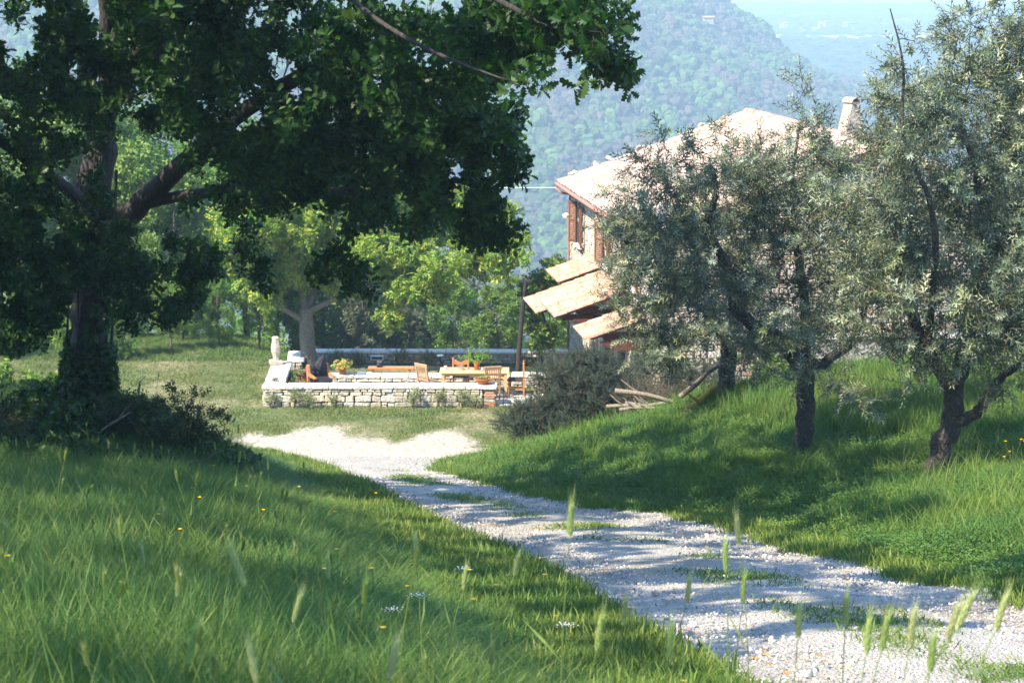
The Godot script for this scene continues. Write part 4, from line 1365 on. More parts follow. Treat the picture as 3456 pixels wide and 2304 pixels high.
	put(pot, "body", lathem([Vector2(0, 0), Vector2(0.08, 0), Vector2(0.1, 0.06), Vector2(0.07, 0.12), Vector2(0.03, 0.13), Vector2(0, 0.14)], 14), M.black)
	put(pot, "handle", boxm(Vector3(-0.07, 0.15, -0.01), Vector3(0.07, 0.17, 0.01)), M.steel)
	var gl := thing("garden_lamp", "black garden lamp with a flat steel cap behind the left chair", "lamp", Vector3(-2.15, 0.26, -56.8))
	put(gl, "stem", lathem([Vector2(0, 0), Vector2(0.09, 0), Vector2(0.07, 0.2), Vector2(0.1, 0.3), Vector2(0.04, 0.36), Vector2(0.03, 0.5), Vector2(0, 0.5)], 12), M.black)
	put(gl, "cap", lathem([Vector2(0, 0.5), Vector2(0.1, 0.505), Vector2(0.1, 0.53), Vector2(0, 0.56)], 14), M.steel)
	for q in [[-4.15, "rectangular wall light set in the back wall, half in shade"], [0.6, "rectangular wall light set in the back wall near the leaning pole"]]:
		var wl := thing("wall_light", q[1], "wall light", Vector3(q[0], 0.32, -58.43), 0.0, "lights in the back terrace wall")
		put(wl, "box", boxm(Vector3(-0.2, 0, 0), Vector3(0.2, 0.17, 0.05)), M.whitepaint)
		put(wl, "lens", boxm(Vector3(-0.17, 0.03, 0.051), Vector3(0.17, 0.12, 0.06)), M.glass)
	# carved stone figure
	var fg := thing("stone_figure", "weathered carved stone figure on a small plinth", "sculpture", Vector3(-7.0, 0.604, -56.35), 0.3)
	put(fg, "plinth", cham(Vector3(-0.19, 0, -0.15), Vector3(0.19, 0.12, 0.15), 0.02, 0.015), stone_mats[1])
	var fs := st_new()
	var prof := [Vector2(0.0, 0.121), Vector2(0.1, 0.121), Vector2(0.095, 0.22), Vector2(0.14, 0.36), Vector2(0.155, 0.5), Vector2(0.13, 0.62), Vector2(0.115, 0.72), Vector2(0.12, 0.79), Vector2(0.08, 0.835), Vector2(0.0, 0.84)]
	lathe(fs, prof, 7, Transform3D(Basis.from_scale(Vector3(1.0, 1.0, 0.75)), Vector3.ZERO))
	put(fg, "body", fs.commit(), stone_mats[2])
	var dw := thing("driftwood", "small tangle of driftwood lying on the side wall coping", "driftwood", Vector3(-6.72, 0.61, -53.85))
	for i in 7:
		var ds := st_new()
		var a := rdir() * 0.12
		a.y = absf(a.y) * 0.8 + 0.02
		tube(ds, spline([-a * Vector3(1, 0, 1) + Vector3.UP * 0.02, Vector3.UP * 0.06 + rv(0.02), a], 3), 0.022, 0.008, 6, 0.4, true)
		put(dw, "branch", ds.commit(), M.deadwood)
	# the leaning pole
	var po := thing("wooden_pole", "dark leaning wooden pole with a short crosspiece by the farmhouse", "pole", Vector3(0.15, 0.3, -56.3))
	var ps := st_new()
	tube(ps, [Vector3(0, -0.3, 0), Vector3(0.06, 0.7, 0), Vector3(0.16, 1.9, 0), Vector3(0.26, 2.8, 0)], 0.085, 0.065, 8, 0.15, true)
	put(po, "shaft", ps.commit(), M.darkwood)
	put(po, "crosspiece", boxm(Vector3(0.1, 2.76, -0.05), Vector3(0.44, 2.84, 0.05)), M.darkwood)

# ---------------------------------------------------------------- trees
func trees() -> void:
	# twigs
	var oak_tw: Array = []
	for i in 4: oak_tw.append(twig_mesh(8, 0.16, 0.06, OAK_OUT, 0.092, 0.076, Color(0.034, 0.076, 0.02)))
	var single: Array = []
	for i in 5:
		var s := st_new()
		leaf(s, Vector3.ZERO, Vector3.UP, Vector3.BACK, OAK_OUT, 0.11, 0.085, vary(Color(0.038, 0.08, 0.022), 0.2), 0.1 + 0.06 * i)
		single.append(s.commit())
	var oak := thing("oak_tree", "big ivy-clad oak overhanging the scene with a dark trunk on a mound", "tree", Vector3(-6.31, 5.6, -28.0))
	var ol := [
		[[Vector3(-6.31, 5.50, -28.00), Vector3(-6.27, 6.19, -28.00), Vector3(-6.20, 7.04, -28.00), Vector3(-6.12, 7.94, -28.00), Vector3(-6.05, 8.70, -28.00), Vector3(-5.96, 9.39, -28.00)], 0.28, 0.22, 14, 99],
		[[Vector3(-5.97, 9.30, -28.00), Vector3(-6.17, 10.26, -28.20), Vector3(-6.30, 11.31, -28.40), Vector3(-6.35, 12.67, -28.60)], 0.17, 0.07, 9],
		[[Vector3(-5.93, 9.30, -28.00), Vector3(-5.77, 10.46, -27.80), Vector3(-5.67, 11.80, -27.40), Vector3(-5.60, 12.96, -27.00)], 0.16, 0.06, 9],
		[[Vector3(-6.03, 7.90, -28.00), Vector3(-5.15, 8.68, -27.00), Vector3(-4.36, 9.32, -26.00), Vector3(-3.68, 9.86, -25.00), Vector3(-2.82, 10.43, -23.60), Vector3(-1.84, 10.90, -22.00), Vector3(-0.80, 11.22, -20.50), Vector3(0.02, 11.45, -19.50)], 0.17, 0.03, 9, 8],
		[[Vector3(-6.06, 8.32, -28.00), Vector3(-4.64, 8.77, -26.50), Vector3(-3.25, 9.07, -25.00), Vector3(-2.03, 9.12, -24.00), Vector3(-0.91, 9.33, -23.00), Vector3(-0.23, 9.44, -22.40)], 0.09, 0.02, 8, 5],
		[[Vector3(-6.08, 8.45, -28.00), Vector3(-6.41, 9.26, -26.00), Vector3(-6.85, 10.14, -24.00), Vector3(-7.31, 10.71, -23.00), Vector3(-8.4, 11.4, -20.5), Vector3(-9.2, 11.8, -18.0)], 0.1, 0.03, 8, 4],
		[[Vector3(-5.97, 9.36, -28.00), Vector3(-4.88, 10.63, -25.00), Vector3(-3.38, 11.48, -21.00), Vector3(-1.89, 11.90, -18.00), Vector3(-0.64, 11.73, -16.50), Vector3(0.16, 11.38, -16.00)], 0.12, 0.018, 8, 6],
		[[Vector3(-5.80, 10.46, -27.80), Vector3(-4.92, 12.03, -27.00), Vector3(-3.15, 13.07, -25.00)], 0.09, 0.03, 7],
		[[Vector3(-1.89, 11.90, -18.00), Vector3(-1.19, 11.36, -17.00), Vector3(-0.57, 11.05, -16.40), Vector3(-0.09, 10.89, -16.00)], 0.03, 0.008, 6],
		[[Vector3(-6.85, 10.14, -24.00), Vector3(-6.82, 9.18, -24.50), Vector3(-6.66, 8.33, -25.00)], 0.04, 0.012, 6]]
	var ob := [
		[Vector3(0.58, 11.20, -16.00), Vector3(0.34, 0.46, 0.5), 1.0, 3, 1], [Vector3(0.80, 10.94, -16.00), Vector3(0.16, 0.12, 0.2), 1.0, 3, 1], [Vector3(0.21, 10.83, -16.00), Vector3(0.12, 0.12, 0.15), 0.7, 3, 1],
		[Vector3(0.58, 11.20, -16.00), Vector3(0.36, 0.5, 0.6), 0.9, 9], [Vector3(0.78, 10.95, -16.00), Vector3(0.14, 0.12, 0.2), 1.0, 7],
		[Vector3(0.23, 11.34, -16.40), Vector3(0.45, 0.4, 0.7)], [Vector3(-0.17, 11.18, -16.80), Vector3(0.5, 0.45, 0.8)], [Vector3(0.55, 11.45, -16.20), Vector3(0.35, 0.3, 0.5)],
		[Vector3(-0.96, 11.00, -19.00), Vector3(1.1, 0.65, 1.5)], [Vector3(-0.87, 9.87, -22.00), Vector3(0.9, 0.75, 1.4)], [Vector3(0.09, 9.53, -22.20), Vector3(0.22, 0.13, 0.25)], [Vector3(-0.34, 8.70, -23.00), Vector3(0.35, 0.4, 0.5)],
		[Vector3(-2.83, 10.51, -22.00), Vector3(1.7, 1.1, 2.2)], [Vector3(-3.02, 9.18, -25.00), Vector3(1.4, 0.55, 1.4), 0.8], [Vector3(-1.61, 8.85, -24.00), Vector3(0.9, 0.4, 0.9), 0.6],
		[Vector3(-4.88, 10.63, -25.00), Vector3(1.4, 1.2, 2), 0.85], [Vector3(-5.98, 10.51, -24.00), Vector3(1.3, 1.4, 2), 0.75], [Vector3(-6.32, 8.45, -25.00), Vector3(1.2, 1.2, 1.4)], [Vector3(-5.00, 7.72, -26.00), Vector3(1.1, 0.7, 1.1)],
		[Vector3(-2.05, 8.02, -24.00), Vector3(0.55, 0.32, 0.6), 0.8], [Vector3(-3.91, 8.03, -25.50), Vector3(0.8, 0.5, 0.9), 0.35], [Vector3(-6.59, 7.41, -25.00), Vector3(0.9, 0.5, 1)],
		[Vector3(-4.61, 12.76, -24.00), Vector3(3, 1.5, 4), 0.9], [Vector3(-1.73, 12.84, -21.00), Vector3(2.5, 1.2, 3), 0.8], [Vector3(-8.45, 11.46, -25.00), Vector3(2, 2.5, 3), 0.6], [Vector3(-0.53, 12.32, -19.00), Vector3(1.6, 0.8, 2.2), 0.8],
		[Vector3(-8.32, 8.96, -25.00), Vector3(1.3, 1.5, 2), 0.8], [Vector3(-9.4, 12.0, -20.5), Vector3(2.0, 1.3, 2.4), 1.6], [Vector3(-9.0, 12.4, -17.0), Vector3(1.9, 1.0, 2.0), 1.8], [Vector3(-10.5, 11.5, -24.5), Vector3(1.8, 1.4, 2.2), 1.2], [Vector3(-7.6, 13.2, -15.6), Vector3(1.8, 0.8, 2.0), 1.6], [Vector3(-7.0, 13.2, -21.0), Vector3(1.8, 0.8, 2.0), 1.4], [Vector3(-3.38, 11.39, -21.00), Vector3(1.2, 0.7, 1.5)], [Vector3(-1.81, 10.25, -21.50), Vector3(0.9, 0.7, 1.2)], [Vector3(-2.30, 9.49, -23.50), Vector3(1.0, 0.6, 1.2)], [Vector3(-0.71, 10.49, -20.50), Vector3(0.8, 0.6, 1.0)], [Vector3(-0.64, 9.26, -22.60), Vector3(0.7, 0.5, 0.9)], [Vector3(-0.22, 10.06, -21.50), Vector3(0.5, 0.35, 0.6)]]
	var ot := [Color(1, 1, 1), Color(0.85, 0.95, 0.9), Color(1.15, 1.1, 0.8), Color(0.75, 0.9, 0.9)]
	grow(oak, ol, ob, 14.0, 13, oak_tw, M.leaf_oak, M.bark_oak, ot, {"flare": 1, "single": single, "fuzz": 0.12, "sag": 0.06, "knobbly": 0.12})
	# two oaks outside the picture, whose crowns shade the near grass and the track
	for q in [[-8.6, -10.5, "oak standing beyond the left picture edge whose crown shades the track"], [-9.2, -2.0, "oak standing beside the photographer whose crown shades the near grass"]]:
		var b2 := G(q[0], q[1])
		var o2 := thing("oak_tree", q[2], "tree", b2, 0.0, "oaks outside the picture")
		var L2 := [[[b2 + Vector3.DOWN * 0.3, b2 + Vector3(0.1, 1.8, 0), b2 + Vector3(0.4, 3.6, 0.1)], 0.3, 0.2, 10, 99]]
		var B2 := [[b2 + Vector3(0.4, 7.4, 0.4), Vector3(2.0, 0.9, 2.2)]]
		for a in [0.0, 0.9, 1.8, 2.7, 3.6, 4.5, 5.4]:
			var e: Vector3 = b2 + Vector3(cos(a) * 3.4 + 0.8, 5.8, sin(a) * 3.6)
			L2.append([[b2 + Vector3(0.4, 3.5, 0.1), (b2 + Vector3(0.4, 4.4, 0.1)).lerp(e, 0.4), e], 0.14, 0.03, 7])
			B2.append([e + Vector3(0, 0.3, 0), Vector3(1.6, 0.8, 1.7)])
		if q[1] < -5.0:
			L2.append([[b2 + Vector3(0.9, 4.5, 0.1), Vector3(-6.0, 13.0, -12.5), Vector3(-4.6, 13.4, -15.0), Vector3(-3.6, 13.6, -17.0)], 0.1, 0.03, 8])
			B2.append_array([[Vector3(-3.4, 13.5, -15.6), Vector3(1.7, 0.7, 2.0)], [Vector3(-3.0, 13.8, -12.0), Vector3(1.5, 0.7, 1.8)], [Vector3(-5.6, 13.6, -18.5), Vector3(1.6, 0.7, 1.8)], [Vector3(-3.0, 14.3, -8.4), Vector3(1.5, 0.7, 1.8)], [Vector3(-1.6, 14.2, -10.4), Vector3(1.2, 0.6, 1.5)]])
			L2.append([[b2 + Vector3(0.9, 4.5, 0.1), Vector3(-5.5, 14.0, -9.5), Vector3(-3.0, 14.3, -9.0), Vector3(-1.5, 14.3, -10.2)], 0.08, 0.02, 7])
		grow(o2, L2, B2, 13.0, 12, oak_tw, M.leaf_oak, M.bark_oak, ot, {"flare": 1, "fuzz": 0.14})
	# olives
	var ov_tw: Array = []
	for i in 4: ov_tw.append(sprig_mesh(22, 0.32, 0.08, Color(0.1, 0.13, 0.075) if i < 3 else Color(0.22, 0.25, 0.18), 0.6, 0.2))
	var vt := [Color(1, 1, 1), Color(0.85, 0.95, 1.0), Color(1.3, 1.25, 1.1), Color(0.75, 0.8, 0.8), Color(1.6, 1.55, 1.3)]
	var vo := {"flare": 0.35, "fuzz": 0.09, "rise": 0.08, "follow": 0.7, "sag": 0.02, "knobbly": 0.12, "twig_r": 0.004}
	var o_1 := thing("olive_tree", "forked olive tree with black trunk nearest the track on the right", "tree", Vector3(4.95, H(4.95, -22.0), -22.0), 0.0, "olive trees on the bank")
	var y0 := o_1.position.y
	grow(o_1, [
		[[Vector3(4.93, y0 - 0.15, -22.00), Vector3(5.01, 6.32, -22.00), Vector3(5.13, 6.71, -22.00), Vector3(5.12, 7.10, -22.00)], 0.135, 0.11, 12, 99],
		[[Vector3(5.12, 7.02, -22.00), Vector3(4.83, 7.43, -21.90), Vector3(4.60, 7.85, -21.80), Vector3(4.44, 8.38, -21.60), Vector3(4.28, 9.00, -21.40), Vector3(4.24, 9.50, -21.30)], 0.1, 0.025, 8, 3],
		[[Vector3(5.12, 7.04, -22.00), Vector3(5.28, 7.37, -22.20), Vector3(5.36, 7.97, -22.30), Vector3(5.45, 8.67, -22.40), Vector3(5.37, 9.49, -22.40), Vector3(5.13, 10.24, -22.40)], 0.11, 0.025, 8, 3],
		[[Vector3(5.10, 6.60, -22.00), Vector3(5.34, 6.78, -21.80), Vector3(5.47, 7.03, -21.70), Vector3(5.62, 7.28, -21.60), Vector3(5.83, 7.48, -21.50), Vector3(6.13, 7.87, -21.40)], 0.075, 0.03, 8, 6],
		[[Vector3(4.78, 7.53, -21.90), Vector3(4.64, 8.67, -21.00), Vector3(4.48, 9.33, -20.60), Vector3(4.26, 9.75, -20.40), Vector3(4.11, 10.14, -20.40), Vector3(4.09, 10.82, -20.40), Vector3(3.93, 11.40, -20.40)], 0.045, 0.006, 7, 4]],
		[[Vector3(5.03, 9.43, -22.00), Vector3(1.1, 1.2, 1.3)], [Vector3(5.12, 8.27, -22.00), Vector3(1.2, 1, 1.3)], [Vector3(4.06, 10.91, -20.40), Vector3(0.3, 0.6, 0.3), 0.6, 6], [Vector3(5.26, 10.85, -22.00), Vector3(0.75, 0.65, 0.8), 1.0, 10], [Vector3(4.59, 10.25, -21.50), Vector3(0.6, 0.6, 0.6)], [Vector3(5.64, 11.19, -22.00), Vector3(0.5, 0.5, 0.6), 0.8],
		[Vector3(4.21, 8.86, -21.00), Vector3(0.6, 0.8, 0.8)], [Vector3(5.62, 8.79, -21.50), Vector3(0.7, 1.2, 1)], [Vector3(4.09, 7.08, -21.60), Vector3(0.45, 0.2, 0.5), 0.5], [Vector3(5.60, 7.10, -21.50), Vector3(0.35, 0.2, 0.4), 0.5],
		[Vector3(5.73, 10.28, -21.80), Vector3(0.6, 0.8, 0.8)], [Vector3(4.18, 9.98, -20.60), Vector3(0.5, 0.4, 0.5), 0.8], [Vector3(5.05, 7.56, -22.00), Vector3(0.9, 0.4, 1), 0.8], [Vector3(4.06, 8.85, -22.60), Vector3(0.7, 0.9, 0.9)], [Vector3(4.01, 7.75, -22.40), Vector3(0.6, 0.5, 0.8)], [Vector3(5.59, 7.86, -21.20), Vector3(0.6, 0.5, 0.8)]],
		17.0, 10, ov_tw, M.leaf_olive, M.bark_olive, vt, vo)
	var o_2 := thing("olive_tree", "leaning olive tree with a long crooked limb in the middle of the bank", "tree", Vector3(3.86, H(3.86, -25.0), -25.0), 0.0, "olive trees on the bank")
	y0 = o_2.position.y
	grow(o_2, [
		[[Vector3(3.84, y0 - 0.15, -25.00), Vector3(3.89, 6.01, -25.00), Vector3(3.88, 6.48, -25.00), Vector3(3.86, 6.78, -25.00)], 0.13, 0.11, 12, 99],
		[[Vector3(3.88, 6.56, -25.00), Vector3(3.57, 7.01, -25.00), Vector3(3.21, 7.26, -24.90), Vector3(2.88, 7.53, -24.80), Vector3(2.95, 7.92, -24.70), Vector3(2.67, 8.27, -24.60), Vector3(2.49, 8.62, -24.50), Vector3(2.58, 9.02, -24.40), Vector3(2.54, 9.31, -24.30)], 0.105, 0.03, 9, 6],
		[[Vector3(3.86, 6.69, -25.00), Vector3(4.17, 6.80, -25.00), Vector3(4.52, 7.03, -25.20), Vector3(4.71, 7.52, -25.40), Vector3(4.67, 8.27, -25.50)], 0.08, 0.025, 8, 4],
		[[Vector3(3.86, 6.70, -25.00), Vector3(3.90, 7.46, -25.40), Vector3(3.79, 8.25, -25.60), Vector3(3.73, 9.00, -25.70), Vector3(3.80, 9.75, -25.70)], 0.08, 0.015, 8, 4],
		[[Vector3(2.59, 8.45, -24.60), Vector3(2.28, 8.68, -24.40), Vector3(1.99, 8.72, -24.20), Vector3(1.65, 8.68, -24.00)], 0.035, 0.012, 7]],
		[[Vector3(2.94, 8.47, -25.80), Vector3(1, 0.9, 0.9)], [Vector3(3.86, 8.80, -25.40), Vector3(0.9, 1, 1.1)], [Vector3(1.95, 8.53, -24.30), Vector3(0.7, 0.8, 0.9)], [Vector3(1.78, 9.19, -24.40), Vector3(0.5, 0.35, 0.6), 0.8], [Vector3(2.61, 9.45, -24.50), Vector3(0.6, 0.35, 0.6), 0.8],
		[Vector3(3.86, 9.83, -25.60), Vector3(0.5, 0.35, 0.4), 0.6, 7], [Vector3(4.28, 7.83, -25.30), Vector3(0.8, 0.9, 1)], [Vector3(3.33, 7.41, -25.00), Vector3(0.8, 0.5, 0.9)], [Vector3(2.56, 9.88, -24.60), Vector3(0.12, 0.25, 0.15), 0.3, 3], [Vector3(1.94, 9.79, -24.40), Vector3(0.08, 0.2, 0.1), 0.3, 3], [Vector3(4.13, 9.54, -25.40), Vector3(0.5, 0.4, 0.6)],
		[Vector3(3.88, 6.43, -24.70), Vector3(0.5, 0.2, 0.5), 0.5], [Vector3(3.85, 10.38, -25.60), Vector3(0.2, 0.3, 0.15), 0.3, 3], [Vector3(3.29, 9.24, -25.00), Vector3(0.6, 0.5, 0.8)], [Vector3(2.37, 7.93, -24.60), Vector3(0.7, 0.6, 0.8)], [Vector3(3.55, 6.81, -24.80), Vector3(0.7, 0.35, 0.7), 0.7], [Vector3(4.36, 9.07, -25.00), Vector3(0.5, 0.35, 0.6)]],
		16.0, 10, ov_tw, M.leaf_olive, M.bark_olive, vt, vo)
	var o_3 := thing("olive_tree", "olive tree with short dark trunk beside the stacked dead branches", "tree", Vector3(3.59, H(3.59, -31.5), -31.5), 0.0, "olive trees on the bank")
	y0 = o_3.position.y
	grow(o_3, [
		[[Vector3(3.59, y0 - 0.15, -31.50), Vector3(3.57, 5.36, -31.50), Vector3(3.64, 5.88, -31.50), Vector3(3.70, 6.20, -31.50)], 0.15, 0.13, 12, 99],
		[[Vector3(3.63, 5.73, -31.50), Vector3(3.24, 6.28, -31.30), Vector3(2.71, 6.90, -31.00), Vector3(2.13, 7.28, -30.80), Vector3(1.73, 7.73, -30.60)], 0.1, 0.025, 8, 4],
		[[Vector3(3.67, 5.95, -31.50), Vector3(3.86, 6.50, -31.70), Vector3(3.92, 7.22, -31.80)], 0.09, 0.03, 8, 2]],
		[[Vector3(1.83, 7.59, -30.60), Vector3(0.5, 0.9, 0.8)], [Vector3(2.13, 6.65, -30.80), Vector3(0.7, 0.7, 0.8)], [Vector3(3.01, 6.51, -31.20), Vector3(0.9, 0.8, 1)], [Vector3(1.69, 8.15, -30.60), Vector3(0.3, 0.4, 0.5)], [Vector3(2.35, 5.86, -30.80), Vector3(0.8, 0.35, 0.7), 1.3], [Vector3(3.79, 6.85, -31.80), Vector3(0.7, 0.8, 0.9)], [Vector3(4.11, 5.77, -31.30), Vector3(0.5, 0.4, 0.6), 0.7], [Vector3(2.6, 7.5, -31.0), Vector3(0.7, 0.5, 0.9)], [Vector3(2.72, 5.83, -31.00), Vector3(0.6, 0.4, 0.6), 1.2], [Vector3(4.35, 6.02, -31.50), Vector3(0.6, 0.5, 0.6), 1.1]],
		16.0, 10, ov_tw, M.leaf_olive, M.bark_olive, vt, vo)
	var b4 := G(7.6, -25.0)
	var o_4 := thing("olive_tree", "olive tree at the right edge of the picture with pale sunlit leaves", "tree", b4, 0.0, "olive trees on the bank")
	grow(o_4, [
		[[b4 + Vector3.DOWN * 0.15, b4 + Vector3(0.05, 0.7, 0), b4 + Vector3(-0.05, 1.4, 0)], 0.17, 0.13, 10, 99],
		[[b4 + Vector3(-0.05, 1.35, 0), b4 + Vector3(-0.5, 2.3, 0.2), b4 + Vector3(-0.8, 3.3, 0.3), b4 + Vector3(-0.8, 4.4, 0.2)], 0.1, 0.02, 8],
		[[b4 + Vector3(-0.05, 1.35, 0), b4 + Vector3(0.4, 2.4, -0.2), b4 + Vector3(0.6, 3.6, -0.3)], 0.1, 0.03, 8]],
		[[b4 + Vector3(-0.7, 2.7, 0.2), Vector3(0.9, 1.0, 1.1)], [b4 + Vector3(-0.6, 4.1, 0.2), Vector3(1.0, 1.0, 1.1)], [b4 + Vector3(0.7, 3.2, -0.2), Vector3(1.0, 1.1, 1.1)], [b4 + Vector3(-1.6, 2.5, -0.4), Vector3(0.6, 0.7, 0.7), 0.7]],
		14.0, 11, ov_tw, M.leaf_olive, M.bark_olive, vt, vo)
	# walnut on the terrace
	var wt: Array = []
	for i in 3: wt.append(walnut_mesh(Color(0.21, 0.3, 0.055)))
	var wn := thing("walnut_tree", "spreading yellow-green tree with a pale trunk on the stone terrace", "tree", Vector3(-6.13, 0.2, -57.6))
	grow(wn, [
		[[Vector3(-6.11, 0.0, -57.60), Vector3(-6.19, 0.98, -57.60), Vector3(-6.22, 1.65, -57.60), Vector3(-6.22, 2.06, -57.60)], 0.25, 0.19, 14, 99],
		[[Vector3(-6.23, 1.67, -57.60), Vector3(-6.74, 2.03, -57.30), Vector3(-7.12, 2.41, -57.00), Vector3(-7.57, 3.10, -56.80), Vector3(-8.02, 3.79, -56.50)], 0.09, 0.03, 8, 6],
		[[Vector3(-6.23, 1.95, -57.60), Vector3(-6.39, 2.81, -57.80), Vector3(-6.78, 3.98, -58.00), Vector3(-7.04, 5.14, -58.20)], 0.11, 0.03, 8, 4],
		[[Vector3(-6.20, 1.95, -57.60), Vector3(-5.43, 2.36, -57.30), Vector3(-4.49, 2.80, -57.00), Vector3(-3.17, 3.36, -56.80), Vector3(-2.13, 3.64, -56.60), Vector3(-1.10, 4.06, -56.40)], 0.1, 0.02, 8, 6],
		[[Vector3(-6.21, 1.95, -57.60), Vector3(-5.76, 3.15, -58.20), Vector3(-4.98, 4.43, -58.60), Vector3(-4.19, 5.48, -58.80)], 0.11, 0.03, 8, 4],
		[[Vector3(-5.43, 2.36, -57.30), Vector3(-4.34, 3.36, -58.60), Vector3(-2.90, 4.33, -59.40), Vector3(-1.30, 4.94, -60.00)], 0.07, 0.02, 8, 4]],
		[[Vector3(-7.68, 4.63, -57.00), Vector3(1.5, 1.4, 1.8)], [Vector3(-4.96, 5.24, -58.50), Vector3(1.8, 1.4, 2.2)], [Vector3(-2.33, 4.71, -58.50), Vector3(1.5, 1.0, 1.8)], [Vector3(-0.72, 3.72, -57.00), Vector3(1, 0.8, 1.4)], [Vector3(0.18, 4.10, -56.60), Vector3(0.45, 0.35, 0.6)], [Vector3(-7.47, 2.80, -57.00), Vector3(0.8, 0.5, 1.1)],
		[Vector3(-2.92, 2.83, -56.80), Vector3(1.2, 0.5, 1.4)], [Vector3(-5.16, 3.15, -57.30), Vector3(1.2, 0.5, 1.5)], [Vector3(-1.29, 5.0, -59.50), Vector3(0.9, 0.7, 1.2), 0.8], [Vector3(-6.47, 3.78, -57.50), Vector3(1.2, 0.9, 1.6)], [Vector3(-3.58, 3.82, -57.20), Vector3(1.2, 0.8, 1.5)], [Vector3(-3.56, 1.90, -56.50), Vector3(0.35, 0.3, 0.4)], [Vector3(-4.44, 4.03, -56.60), Vector3(1.1, 0.7, 1.2)], [Vector3(-5.88, 4.63, -57.00), Vector3(1.1, 0.7, 1.2)], [Vector3(-2.26, 3.40, -56.50), Vector3(1.2, 0.6, 1.2)], [Vector3(-0.47, 4.51, -58.00), Vector3(0.9, 0.7, 1.2)]],
		12.0, 9, wt, M.leaf_walnut, M.bark_pale, [Color(1, 1, 1), Color(1.2, 1.1, 0.9), Color(0.8, 0.95, 0.9), Color(1.25, 1.0, 0.8)], {"flare": 1, "fuzz": 0.18, "rise": -0.1, "sag": 0.03})
	# the wood behind the terrace
	var tw: Array = []
	for i in 3: tw.append(twig_mesh(9, 0.3, 0.16, OVAL_OUT, 0.12, 0.08, Color(0.15, 0.23, 0.055)))
	var pine_tw := [sprig_mesh(36, 0.35, 0.14, Color(0.09, 0.115, 0.065)), sprig_mesh(36, 0.35, 0.12, Color(0.11, 0.13, 0.08))]
	var kinds: Array = []
	for i in 3:
		var k := thing("broadleaf_tree", "", "tree", Vector3.ZERO, 0.0, "trees of the wood behind the terrace")
		wild_tree_parts(k, 6.0, 1.9, tw, M.leaf_wood, M.bark_wood, [[Color(1, 1, 1), Color(1.2, 1.1, 0.9)], [Color(0.8, 0.95, 0.8), Color(0.95, 1, 0.8)], [Color(1.3, 1.2, 0.8), Color(1.1, 1.15, 0.8)]][i], 7, 9, 0.3 if i != 1 else 0.12)
		kinds.append(k)
	var pk := thing("pine_tree", "", "tree", Vector3.ZERO, 0.0, "trees of the wood behind the terrace")
	wild_tree_parts(pk, 6.0, 1.7, pine_tw, M.leaf_dark, M.bark_wood, [Color(1, 1, 1), Color(1.2, 1.15, 1.0)], 8, 10, 0.1)
	kinds.append(pk)
